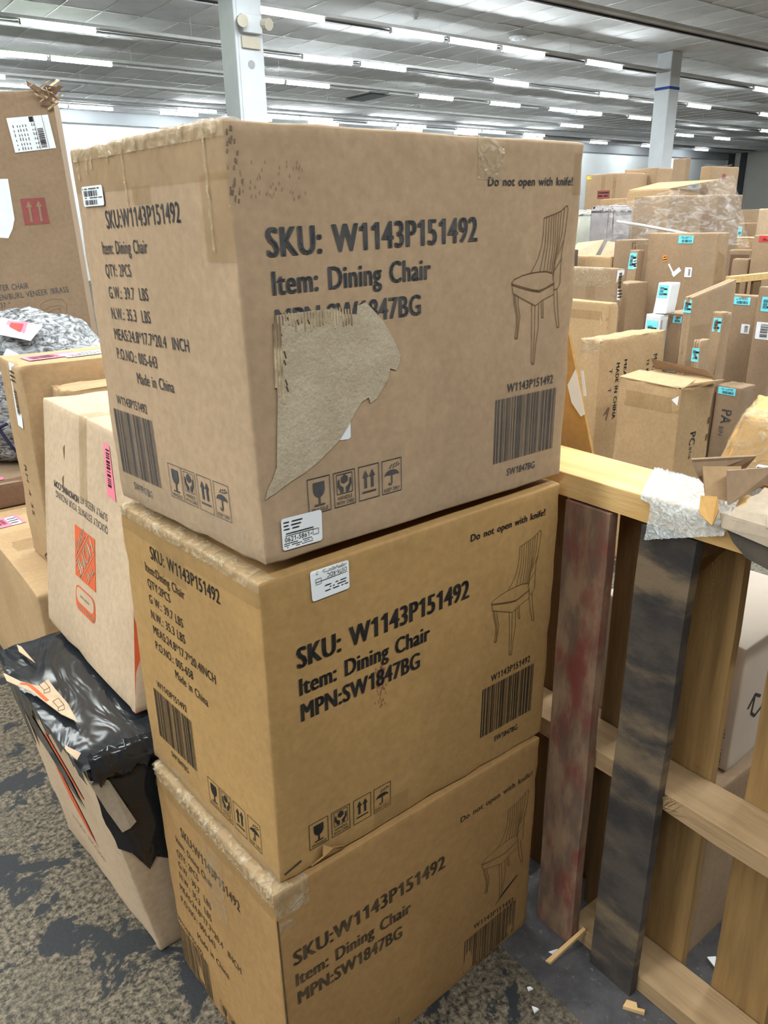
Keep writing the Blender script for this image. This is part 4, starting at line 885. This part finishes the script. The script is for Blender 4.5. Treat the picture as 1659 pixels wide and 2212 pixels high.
plank(1.0625, 1.0865, .757, .855, .002, 1.004, WOOD_RED, 'front_slat', 4, label='slat with rubbed red stains')
plank(1.0625, 1.0865, .600, .700, .002, 1.004, WOOD_BLACK, 'front_slat', 5, lean=-.012, label='oil blackened slat')
plank(1.0625, 1.0865, -.06, .04, .002, 1.004, WOOD_V, 'front_slat', 6)
for i, (y0, y1, m) in enumerate(((.945, 1.045, WOOD_V), (.764, .819, WOOD_V), (.570, .690, WOOD_RAW), (.395, .505, WOOD_RAW), (.19, .30, WOOD_RAW), (0., .10, WOOD_V))):
    plank(1.182, 1.205, y0, y1, .002, 1.006, m, 'back_slat', 10+i)
for i, y in enumerate((.66, .80)):
    pass
plank(1.087, 1.18, .60, .70, .965, 1.006, WOOD_V, 'spacer_block', 20, axis='y')
# broken end on the middle rail
for k in range(6):
    rn = random.Random(40+k); y = .585+rn.uniform(-.02, .02); MB().slab([(1.085, y, .500), (1.078, y+.012, .497-rn.uniform(0, .02)), (1.082, y+.02, .47), (1.086, y-.01, .48)], (-1, 0, 0), .003).build('splintered_end', WOOD_S, pl)

# bubble wrap over the top plank
bw = MB(); rows = []
prof = [(1.206, 1.045), (1.206, 1.056), (1.17, 1.059), (1.13, 1.060), (1.09, 1.059), (1.066, 1.056), (1.058, 1.040), (1.055, 1.020), (1.052, 1.000), (1.050, .985)]
fine = []
for (a, b), (c, d) in zip(prof, prof[1:]):
    for k in range(4): fine.append((a+(c-a)*k/4, b+(d-b)*k/4))
fine.append(prof[-1])
for i, (x_, z_) in enumerate(fine):
    row = []
    fx = min(max((1.206-x_)/.15, 0), 1); yl, yr = .772-.075*fx-(.02 if i > 22 else 0), .600-.055*fx
    for j in range(49):
        t = j/48; y = yl+(yr-yl)*t
        zz = z_ if z_ > 1.05 else 1.05+(z_-1.05)*(1-.75*t)
        b = .0022*(math.sin(j*1.9+i)*math.sin(i*1.7-j*.7))+.0025*noise.noise(Vector((i*.35, j*.35, 1)))
        row.append((x_-abs(b)*(1 if i > 18 else 0), y, zz+abs(b)))
    rows.append(row)
bw.grid(rows); bo = bw.build('bubble_wrap_sheet', BUBBLE, smooth=True); tag(bo, 'white bubble wrap sheet draped over the pallet top', 'bubble wrap')

# taped, torn carton lying over the end of the plank
XB = [(1.218, .672, 1.058), (1.218, .36, 1.056), (1.60, .40, .99), (1.60, .85, .99), (1.238, .640, 1.180), (1.238, .38, 1.155), (1.60, .40, 1.13), (1.60, .80, 1.14)]
XB = [XB[1], XB[2], XB[3], XB[0], XB[5], XB[6], XB[7], XB[4]]
tb_ = carton('taped_carton', 'battered carton under shiny clear tape lying on the pallet end', 'box', XB, K_ORANGE, r=.012, dent=.018, seed=22, k=10)
sheet(tb_, 'L', 0, 1, 0.05, 1.0, .002, 18, 10, .004, 41, over=.06).build('clear_tape', TAPE_SHINE, tb_.root, smooth=True)
sheet(tb_, 'B', 0, 1, 0.05, 1.0, .002, 18, 10, .004, 42).build('clear_tape', TAPE_SHINE, tb_.root, smooth=True)
sticker(tb_, 'L', .22, .62, .03, .42, 0.10, 'shipping_label', [('t', '166', .25, .55, .35, .26), ('b', .05, .08, .55, .42), ('l', ((.02, .88), (.98, .88)), .002)], seed=31)
for nm, pts, m in (('torn_flap', ((1.05, .613, 1.140), (1.18, .580, 1.128), (1.19, .60, 1.10), (1.10, .612, 1.085), (1.06, .604, 1.110)), K_DULL),
                   ('torn_flap', ((1.06, .600, 1.128), (1.11, .566, 1.126), (1.09, .558, 1.075), (1.055, .586, 1.085)), K_WARM),
                   ('torn_flap', ((1.052, .590, 1.084), (1.056, .566, 1.088), (1.040, .552, 1.074), (1.034, .556, 1.050), (1.036, .580, 1.062)), K_ORANGE),
                   ('torn_flap', ((1.07, .566, 1.128), (1.20, .556, 1.11), (1.20, .556, 1.09), (1.06, .552, 1.08)), K_DULL)):
    MB().slab(pts, (Vector(pts[1])-Vector(pts[0])).cross(Vector(pts[2])-Vector(pts[0])), .003).build(nm, m, tb_.root)
# grey torn cardboard hanging over the plank
gs = thing('torn_cardboard', 'grey torn cardboard sheet folded over the pallet top with dark underside', 'cardboard', (1.13, .45, 1.056))
mb = MB(); rows = []
for i in range(9):
    row = []
    for j in range(13):
        t = j/12; x_ = 1.208-.155*i/8; y = .545-.28*t-(.03 if i > 5 else 0)*math.sin(j*1.3)*.4+.012*noise.noise(Vector((i*.9, j*.9, 4)))
        row.append((x_, y, 1.062+.022*math.sin(PI*i/8)+.010*noise.noise(Vector((i*.5, j*.5, 9)))))
    rows.append(row)
mb.grid(rows); mb.build('sheet', K_GREY, gs)
MB().slab([(1.056, .560, 1.066), (1.052, .30, 1.066), (1.046, .28, 1.045), (1.044, .47, 1.040), (1.046, .548, 1.048)], (-1, 0, 0), .004).build('folded_edge', K_GREY, gs)
MB().slab([(1.052, .548, 1.052), (1.050, .28, 1.048), (1.046, .26, .985), (1.046, .44, 1.000), (1.048, .505, 1.012), (1.049, .530, 1.030)], (-1, 0, 0), .004).build('dark_underside', mat('cardboard_dark', (.06, .052, .045), (.09, .075, .06), scale=14, rough=.9), gs)  # hanging piece coloured much darker than the sheet

# leaning panel behind the stack
pn = thing('cardboard_panel', 'orange brown cardboard panel leaning behind the pallet with torn white label', 'panel', (1.28, 1.1, 0))
MB().slab([(1.36, 1.55, .002), (1.36, .955, .002), (1.27, .96, 1.024), (1.24, 1.024, 1.284), (1.24, 1.45, 1.30)], (-1, 0, -.09), .007).build('board', K_ORANGE, pn)
def onpanel(y, z, e=.001): return (1.36-.12*z/1.29-e-.004, y, z)
MB().slab([onpanel(*p) for p in ((1.018, 1.165), (.998, 1.20), (.985, 1.155), (.973, 1.112), (.983, 1.105), (1.007, 1.13))], (-1, 0, -.09), .0006).build('torn_label', LBL, pn)
MB().slab([onpanel(*p) for p in ((.985, 1.198), (.978, 1.20), (.970, 1.15), (.977, 1.148))], (-1, 0, -.09), .0006).build('torn_label', LBL, pn)

# two cartons right behind the pallet
lo_ = carton('floor_carton', 'brown floor carton with white tape bands seen through the pallet', 'box', simple(1.235, .585, .42, .34, .002, .43), K_DULL, r=.005, dent=.004, seed=25, k=4)
for v in (.22, .94):
    L = Layer(lo_, 'F'); L.rect(0, v*L.h, L.w, (v+.04)*L.h); L.build('white_tape', LBL, lo_.root)
ab = carton('printed_carton', 'pale carton with black swoosh print stacked behind the pallet', 'box', simple(1.305, .60, .35, .32, .434, .72, yaw=2), mat('pale_lilac_card', (.46, .385, .32), (.42, .35, .29), scale=5, rough=.7), r=.005, dent=.004, seed=26, k=4)
L = Layer(ab, 'F'); L.line([(.20*L.w, .52*L.h), (.19*L.w, .40*L.h), (.24*L.w, .35*L.h), (.38*L.w, .42*L.h), (.55*L.w, .62*L.h)], .006); L.line([(.14*L.w, .47*L.h), (.20*L.w, .55*L.h), (.27*L.w, .50*L.h)], .006); L.build('swoosh_print', INK, ab.root)
L = Layer(ab, 'L'); L.bars(.55*L.w, .04*L.h, .95*L.w, .36*L.h, 6, 16, False); L.build('printed_bars', INK, ab.root)
L = Layer(ab, 'L'); L.rect(.62*L.w, .68*L.h, .92*L.w, .92*L.h); L.build('black_tape', INK, ab.root)
# scraps on the floor
def scrap(name, label, cat, pts, n, t, m): o = MB().slab(pts, n, t).build(name, m); return tag(o, label, cat)
scrap('wood_splinter', 'long pale wood splinter lying between stack and pallet', 'splinter', [(.986, .762, .010), (.990, .752, .010), (1.084, .737, .052), (1.084, .744, .052)], (-.4, 0, 1), .008, SPLINT)
scrap('wood_chip', 'short pale wood chip at the foot of the blackened slat', 'wood chip', [(1.03, .598, .010), (1.052, .563, .010), (1.058, .567, .010), (1.05, .578, .010), (1.058, .586, .010), (1.048, .602, .010)], (0, 0, 1), .008, SPLINT)
scrap('paper_scrap', 'white paper scrap on the dark floor behind the pallet', 'paper scrap', [(1.26, .555, .012), (1.275, .545, .012), (1.262, .51, .006), (1.25, .52, .006)], (0, 0, 1), .002, PAPER)
scrap('paper_scrap', 'tiny white paper scrap under the wood splinter', 'paper scrap', [(1.012, .775, .0045), (1.032, .768, .0045), (1.036, .762, .0045), (1.016, .765, .0045)], (0, 0, 1), .002, PAPER)
rn = random.Random(12)
for i, (x_, y_, lab) in enumerate(((.917, .741, 'white foam crumb on the floor right of the lowest chair carton'), (.890, .705, 'white foam crumb nearest the bottom picture edge by the chair carton'), (1.235, .446, 'white foam crumb beside the raw back slat at far right'))):
    mb = MB(); P = [(x_+rn.uniform(-.008, .008), y_+rn.uniform(-.008, .008)) for _ in range(5)]; c_ = (x_, y_); P.sort(key=lambda p: math.atan2(p[1]-y_, p[0]-x_))
    tag(mb.slab([(a, b, .006+rn.uniform(0, .004)) for a, b in P], (0, 0, 1), .004).build('foam_crumb', PAPER), lab, 'foam crumb', 'white foam crumbs on the floor')

# ------------------------------------------------------------------ piled cartons on the right, front to back
BG = 'brown cartons piled on the right'
def bgbox(name, label, spec, m, yaw=0, lean=(0, 0), group=BG, **kw):
    x, y, w_, d_, z0, z1 = spec
    kw.setdefault('r', .006); kw.setdefault('dent', .006); kw.setdefault('k', 4)
    return carton(name, label, 'box', simple(x, y, w_, d_, z0, z1, yaw, lean), m, group, **kw)
def blue(ct, face, u0, u1, v0, v1, rot=0.0, vert=False, seed=1):
    return sticker(ct, face, u0, u1, v0, v1, rot, 'blue_barcode_label', [('h', .15, .2, .55, .85) if vert else ('b', .25, .12, .9, .48), ('n', .62, .1, .9, .9, 2) if vert else ('n', .2, .60, .85, .9, 2)], m=LBL_BLUE, seed=seed, r=.002)
def seam(ct, face, vs, m=K_DULL):
    for v in vs: L = Layer(ct, face); L.rect(0, v*L.h, L.w, (v+.004)*L.h); L.build('crease', m, ct.root)
def shine(ct, face, u0, u1, v0, v1, m=TAPE, over=None): return sheet(ct, face, u0, u1, v0, v1, .001, 6, 6, .0005, 3, over=over).build('packing_tape', m, ct.root, smooth=True)
# metal-planter carton
b = bgbox('tall_flat_carton', 'tall flat carton printed MADE IN CHINA with taped rim behind the pallet', (2.983, 2.255, .515, .125, 0, .957), K_WARM, dent=.012, seed=31, k=10)
sheet(b, 'L', 0, 1, .93, 1, .001, 10, 4, .001, 5, over=.05).build('packing_tape', TAPE_SHINE, b.root, smooth=True)
for t, u, v, ln, cp in (('META', .815, .885, .10, .030), ('12 Pac', .715, .865, .09, .018), ('MADE IN CHINA', .245, .875, .27, .024), ('MEAS', .36, .885, .10, .020), ('T', .15, .85, .02, .02), ('T', .155, .755, .02, .02)):
    L = Layer(b, 'F'); L.text(t, u*L.w, v*L.h, ln, cp, rot=-PI/2, bold=.04); L.build('printed_line', INK_TOP, b.root)
L = Layer(b, 'F', .001); L.poly([(x_*L.w, y_*L.h) for x_, y_ in ((.10, .62), (.17, .66), (.20, .655), (.18, .62), (.16, .59), (.145, .60), (.16, .63))]); L.build('torn_hole', K_DARK, b.root)
seam(b, 'L', (.62, .40, .80)); seam(b, 'F', (.42,))
# open-topped carton
b = bgbox('open_carton', 'brown carton with half open curled lid in front of the pile', (2.842, 1.735, .248, .306, 0, .837), K_WARM, dent=.008, seed=32, k=8)
x0, y0, z1 = 2.842, 1.735, .837
MB().slab([(x0, y0+.306, z1+.002), (x0, y0, z1-.006), (x0+.12, y0+.02, z1+.012), (x0+.12, y0+.29, z1+.018)], (0, 0, 1), .004).build('lid_flap', K_WARM, b.root)
MB().slab([(x0+.248, y0+.01, z1+.004), (x0+.248, y0+.30, z1+.006), (x0+.21, y0+.30, z1+.055), (x0+.23, y0+.04, z1+.035)], (-1, 0, .5), .004).build('lid_flap', K_DULL, b.root)
MB().slab([(x0+.01, y0-.002, z1-.002), (x0+.24, y0-.002, z1-.002), (x0+.25, y0-.035, z1+.004), (x0+.06, y0-.008, z1+.008)], (0, 0, 1), .004).build('lid_flap', K_WARM, b.root)
for t, u, v, ln, cp in (('PC', .40, .752, .055, .040), ('BT/6', .42, .675, .05, .016)):
    L = Layer(b, 'F'); L.text(t, u*L.w, v*L.h, ln, cp, rot=-PI/2, bold=.03); L.build('printed_line', INK_TOP, b.root)
for v in (.79, .70):
    L = Layer(b, 'F'); L.rrect(.90*L.w, (v-.015)*L.h, .97*L.w, (v+.02)*L.h, .004); L.build('printed_mark', INK_LINE, b.root)
L = Layer(b, 'T', .02); 
L = Layer(b, 'L'); L.poly([(.86*L.w, .93*L.h), (.96*L.w, .955*L.h), (.955*L.w, .905*L.h)]); L.build('paper_corner', PAPER, b.root)
seam(b, 'L', (.66, .58)); shine(b, 'L', 0, 1, .86, .94)
b = bgbox('carton', 'carton with PA lettering and blue label behind the open carton', (3.912, 2.052, .148, .14, 0, .64), K_DULL, seed=33)
blue(b, 'L', .10, .80, .925, .985, seed=3)
L = Layer(b, 'L'); L.text('PA', .36*L.w, .80*L.h, .075, .055, rot=-PI/2, bold=.03); L.build('printed_line', INK_TOP, b.root)
L = Layer(b, 'L'); L.text('BIN', .33*L.w, .655*L.h, .05, .025, rot=-PI/2); L.build('printed_line', INK_TOP, b.root)
shine(b, 'T', 0, 1, .3, .7)
# flat carton leaning with rising top edge
sp = simple(3.848, 2.352, .42, .051, 0, 1.084); sp[5] = (sp[5][0], sp[5][1], 1.155); sp[6] = (sp[6][0], sp[6][1], 1.155)
b = carton('slanted_carton', 'flat carton with sloping top and blue label on its narrow end', 'box', sp, K_MIDBG, BG, r=.005, dent=.005, k=4, seed=34)
blue(b, 'L', .05, .95, .925, .985, vert=True, seed=4)
b = bgbox('slim_carton', 'slim carton with a blue label left of the dark printed one', (3.627, 2.143, .083, .046, 0, .904), K_MIDBG, seed=35); blue(b, 'L', .06, .92, .88, .955, vert=True, seed=5)
b = bgbox('slim_carton', 'slim carton with blue label and dark print band at its foot', (3.884, 2.215, .089, .065, 0, 1.014), K_MIDBG, lean=(.012, -.02), seed=36); blue(b, 'L', .2, .9, .90, .97, vert=True, seed=6)
L = Layer(b, 'L'); L.rect(0, .68*L.h, L.w, .76*L.h); o = L.build('dark_print_band', DARKM, b.root)
b = bgbox('carton', 'small upright carton with blue label left of the slanted carton', (4.086, 2.548, .30, .144, 0, .965), K_DULL, seed=37); blue(b, 'L', .60, .98, .945, .985, seed=7); blue(b, 'L', .60, .98, .655, .69, seed=8)
b = bgbox('big_carton', 'big carton with blue, orange and white labels in the middle of the pile', (4.857, 2.842, .13, .519, 0, 1.381), K_MIDBG, seed=38, k=8)
blue(b, 'L', .46, .67, .953, .988, seed=9)
sticker(b, 'L', .265, .325, .868, .897, .25, 'orange_label', [('n', .1, .1, .9, .9, 2)], m=LBL_ORANGE, seed=3)
sticker(b, 'L', .60, .70, .80, .845, 0, 'white_label', [('h', .5, .15, .8, .85)], seed=4)
L = Layer(b, 'L', .001); L.line([(.36*L.w, .855*L.h), (.455*L.w, .805*L.h)], .012); L.build('torn_label', LBL, b.root); L = Layer(b, 'L', .0011); L.line([(.445*L.w, .81*L.h), (.515*L.w, .832*L.h)], .03); L.build('torn_label', LBL, b.root)
shine(b, 'L', .78, .97, .84, .96, TAPE_CLR); shine(b, 'F', 0, 1, .3, 1.0)
b = bgbox('carton', 'carton with wide blue label at the right picture edge', (4.715, 2.447, .10, .21, 0, 1.026), K_DULL, seed=39)
blue(b, 'L', .22, .76, .945, .99, seed=10); sticker(b, 'L', .60, .86, .78, .835, 0, 'white_label', [('h', .4, .15, .8, .85)], seed=5)
b = bgbox('carton', 'carton cut by the right picture edge with blue and white labels', (4.559, 2.24, .20, .135, 0, 1.095), K_DULL, seed=40)
blue(b, 'L', .22, .70, .875, .95, vert=True, seed=11); sticker(b, 'L', .14, .80, .73, .82, 0, 'white_label', [('h', .3, .1, .8, .9)], seed=6)
b = bgbox('labelled_carton', 'carton with printed edge and two white labels on its corner', (4.188, 3.098, .083, .5, 0, 1.188), K_MIDBG, dent=.010, seed=41, k=8)
sticker(b, 'F', .10, .95, .89, .99, 0, 'white_label', [('h', .3, .1, .7, .9)], seed=7); sticker(b, 'F', .30, .92, .84, .90, 0, 'white_label', [('n', .1, .1, .9, .9, 3)], seed=8)
for u, t, ln in ((.70, 'QUANTITY CARTON 1 PC', .26), (.45, 'ITEM NO 12', .16), (.22, 'CARTON', .10)):
    L = Layer(b, 'F'); L.text(t, u*L.w, .83*L.h, ln, .012, rot=-PI/2); L.build('printed_line', INK_TOP, b.root)
shine(b, 'L', .0, 1, .90, 1.0, TAPE_SHINE, over=.05); shine(b, 'L', .55, .70, .84, .93); seam(b, 'L', (.86,))
b = bgbox('carton', 'carton with hand hole next to the printed edge carton', (3.837, 2.863, .086, .4, 0, 1.021), K_WARM, seed=42)
shine(b, 'L', 0, 1, .90, .95); L = Layer(b, 'L', .001); L.poly([(.84*L.w, .93*L.h), (.90*L.w, .88*L.h), (.86*L.w, .87*L.h)]); L.build('torn_paper', P_BEIGE, b.root); seam(b, 'L', (.80, .86))
bgbox('carton', 'dark sided carton in the gap left of the white boxes', (4.507, 3.233, .229, .15, 0, 1.076), K_MIDBG, seed=43)
# white boxes
def white_box(label, spec, lean, seed):
    b = bgbox('white_box', label, spec, WHITE_BOX, lean=lean, group='white boxes leaning on the big carton', seed=seed, dent=.002)
    blue(b, 'L', .12, .85, .52 if seed == 51 else .80, .92 if seed == 51 else .965, vert=True, seed=seed); return b
wb1 = white_box('lower white box with blue label leaning on the big carton', (3.88, 2.575, .075, .10, 0, .965), (.07, .02), 50)
L = Layer(wb1, 'F'); L.rect(.05*L.w, .2*L.h, .95*L.w, .97*L.h); L.build('grey_panel', BULK, wb1.root)
L = Layer(wb1, 'L'); L.rect(.1*L.w, .70*L.h, .9*L.w, .77*L.h); L.build('grey_print', BULK, wb1.root)
wb2 = white_box('upper white box with blue label standing on the lower white box', (3.975, 2.585, .09, .085, .968, 1.135), (.035, .005), 51)
# second depth
b = bgbox('open_carton', 'low open carton with raised flaps at the back of the pile', (4.992, 3.744, .155, .5, 0, 1.215), K_WARM, seed=53, dent=.01, k=6)
MB().slab([(5.10, 4.24, 1.212), (5.10, 3.98, 1.212), (5.18, 3.97, 1.325), (5.20, 4.24, 1.30)], (-1, 0, .4), .004).build('raised_flap', K_PALE, b.root)
MB().slab([(5.13, 3.955, 1.212), (5.13, 3.75, 1.212), (5.17, 3.75, 1.30), (5.20, 3.955, 1.315)], (-1, 0, .4), .004).build('raised_flap', K_PALE, b.root)
dp = bgbox('foam_post', 'dark brown block standing before the open carton', (4.87, 3.98, .03, .085, 0, 1.262), mat('dark_brown_block', (.085, .06, .05), (.07, .05, .045), scale=8), group=None, seed=54, dent=0)
b = bgbox('tall_carton', 'tall carton with small printed square left of the big carton', (4.981, 3.575, .324, .15, 0, 1.331), K_DULL, seed=55)
L = Layer(b, 'F'); L.frame(.04*L.w, .955*L.h, .16*L.w, .985*L.h, .006); L.build('printed_square', INK_LINE, b.root); shine(b, 'F', 0, 1, .97, 1.0, TAPE_SHINE, over=.04)
b = bgbox('slim_carton', 'small slim carton with blue label leaning before the tall carton', (4.70, 3.40, .075, .075, 0, 1.272), K_MIDBG, lean=(.10, -.02), seed=56); blue(b, 'L', .1, .85, .90, .985, vert=True, seed=12); sticker(b, 'L', .6, .98, .905, .955, .2, 'white_label', [('n', .1, .1, .9, .9, 3)], seed=13)
# second pallet, only its upper edge shows
p2 = thing('background_pallet', 'pale plank edge of another pallet at the right picture edge', 'pallet', (5.3, 2.78, 0))
MB().box(4.93, 5.75, 2.755, 2.80, 1.072, 1.116).build('top_rail', WOOD_TOP, p2, bevel=.003)
for i, x_ in enumerate((4.95, 5.22, 5.50)): MB().box(x_, x_+.10, 2.76, 2.78, .0, 1.07).build('slat', WOOD_V, p2, bevel=.003)
b = bgbox('carton', 'carton with red label at the right picture edge', (5.949, 2.95, .30, .25, 0, 1.342), K_MIDBG, seed=57)
sticker(b, 'L', .19, .80, .965, .998, 0, 'red_label', [('b', .2, .2, .5, .8)], m=LBL_RED, seed=14)
b = bgbox('open_carton', 'empty carton frame behind the plank edge', (6.197, 3.331, .112, .193, 0, 1.227), K_DULL, seed=58); L = Layer(b, 'L', .001); L.rect(.12*L.w, .80*L.h, .92*L.w, .97*L.h); L.build('opening_shade', K_DARK, b.root)  # face is closed; the shade inside the opening is a painted dark panel
bgbox('small_carton', 'little carton standing before the empty carton frame', (5.999, 3.235, .10, .138, 0, 1.170), K_MIDBG, seed=59)
# wrapped heap
b = bgbox('wrapped_carton', 'front carton of the film wrapped heap', (5.95, 3.95, .50, .336, 0, 1.645), K_MIDBG, seed=60, k=6)
b = bgbox('wrapped_carton', 'broad carton with white sheet under film at the right of the heap', (6.691, 3.96, .40, .469, 0, 1.655), K_DULL, seed=61, k=6)
sticker(b, 'L', .16, .51, .815, .875, .05, 'white_sheet', [('n', .1, .6, .6, .9, 2)], seed=15)
L = Layer(b, 'L'); L.text('TRADERS', .12*L.w, .935*L.h, .30*L.w, .030, bold=.02); L.build('printed_line', INK_LINE, b.root)
b = bgbox('flat_lid_carton', 'carton with open flat lid on top of the wrapped heap', (6.72, 4.47, .50, .46, 0, 1.72), K_WARM, seed=62)
MB().slab([(6.73, 4.93, 1.724), (6.73, 4.48, 1.724), (7.25, 4.30, 1.80), (7.22, 4.93, 1.80)], (0, 0, 1), .005).build('lid_flap', K_WARM, b.root)
b = bgbox('tall_carton', 'tallest carton of the heap with crumpled plastic on top', (7.31, 4.44, .50, .11, 0, 1.925), K_MIDBG, seed=63)
mb = MB(); mb.grid([[(7.36+.08*i, 4.44+.025*j, 1.93+.035*abs(noise.noise(Vector((i*.9, j*.9, 3))))) for j in range(5)] for i in range(6)]); mb.build('crumpled_plastic', WRAP, b.root)
L = Layer(b, 'F'); L.rect(.42*L.w, .94*L.h, .54*L.w, .965*L.h); L.build('red_sticker', P_RED, b.root)
b = bgbox('wrapped_roll', 'grey wrapped bundle at the left end of the film heap', (5.404, 4.10, .32, .22, 0, 1.575), mat('grey_wrapped', (.33, .30, .30), (.24, .22, .23), scale=8), seed=64, dent=.02, k=8, r=.05)
# stretch film over the heap
fm = thing('stretch_film', 'crinkled clear stretch film pulled over the carton heap', 'plastic film', (5.9, 3.8, 1.26))
def filmgrid(c, nu, nv, amp, seed, name):
    c = [Vector(p) for p in c]; rows = []
    for i in range(nv+1):
        v = i/nv; row = []
        for j in range(nu+1):
            u = j/nu; p = (c[0]*(1-u)+c[1]*u)*(1-v)+(c[3]*(1-u)+c[2]*u)*v
            k = noise.noise(Vector((u*9+seed, v*5, seed)))+.5*noise.noise(Vector((u*26, v*15, seed)))
            row.append(p-HF*amp*(abs(k)+.4*math.sin(PI*u)*math.sin(PI*v)))
        rows.append(row)
    return MB().grid(rows).build(name, WRAP, fm, smooth=True)
filmgrid([(5.172, 3.984, 1.26), (6.30, 3.50, 1.26), (6.60, 3.80, 1.80), (5.28, 4.03, 1.57)], 30, 14, .04, 2, 'film_sheet')
filmgrid([(6.30, 3.50, 1.24), (6.40, 3.46, 1.24), (6.72, 3.86, 1.80), (6.60, 3.80, 1.80)], 5, 14, .03, 6, 'film_tail')
mb = MB(); P = [Vector((5.33, 4.0, 1.455)), Vector((5.45, 3.86, 1.425)), Vector((5.60, 3.72, 1.385)), Vector((5.72, 3.62, 1.355))]
for a, c_ in zip(P, P[1:]): mb.cyl(a-HF*.06, c_-HF*.06, .010, 6)
mb.build('twisted_film_rope', PAPER, fm)
# far cartons
b = bgbox('far_carton', 'far carton with red label left of the column', (7.54, 5.576, .42, .516, 0, 1.934), K_MIDBG, seed=70, dent=.01)
sticker(b, 'L', .34, .66, .870, .912, 0, 'red_label', [('n', .1, .1, .9, .9, 2)], m=P_RED, seed=16); L = Layer(b, 'L'); L.rect(.03*L.w, .975*L.h, .15*L.w, .992*L.h); L.build('yellow_label', LBL_YEL, b.root); shine(b, 'L', .42, .52, .85, .99); shine(b, 'L', .72, .80, .85, .99)
b = bgbox('far_carton', 'far carton with red label touching the column', (7.985, 5.489, .30, .42, 0, 1.985), K_MIDBG, seed=71, dent=.01); sticker(b, 'L', .16, .49, .911, .955, 0, 'red_label', [('n', .1, .1, .9, .9, 2)], m=P_RED, seed=17)
bgbox('far_carton', 'lower far carton before the red labelled pair', (7.055, 5.191, .30, .308, 0, 1.664), K_WARM, seed=72)
bgbox('far_carton', 'narrow far carton peeking out right of the column', (9.787, 6.30, .10, .20, 0, 2.188), K_DULL, seed=73)
b = bgbox('pale_bundle', 'pale plastic wrapped bundle at the edge of the top chair carton', (6.187, 4.845, .35, .40, 0, 1.557), mat('pale_plastic', (.46, .46, .40), (.38, .38, .33), scale=6, rough=.4), seed=74, dent=.03, k=8, r=.05)
for i, (spec, lab) in enumerate((((9.70, 5.19, .35, .60, 0, 1.548), 'far carton stack below the grey wall'), ((9.11, 5.012, .30, .12, 0, 1.40), 'small far carton with pale label under the grey wall'), ((9.053, 4.55, .30, .30, 0, 1.55), 'far wrapped carton at the right picture edge'), ((8.0, 4.25, .40, .55, 0, 1.27), 'low far carton behind the film tail'))):
    b = bgbox('far_carton', lab, spec, (K_DULL, K_DULL, K_PALE, K_WARM)[i], seed=80+i, dent=.015, k=6)
    if i == 1: blue(b, 'L', .2, .7, .90, .97, seed=20)
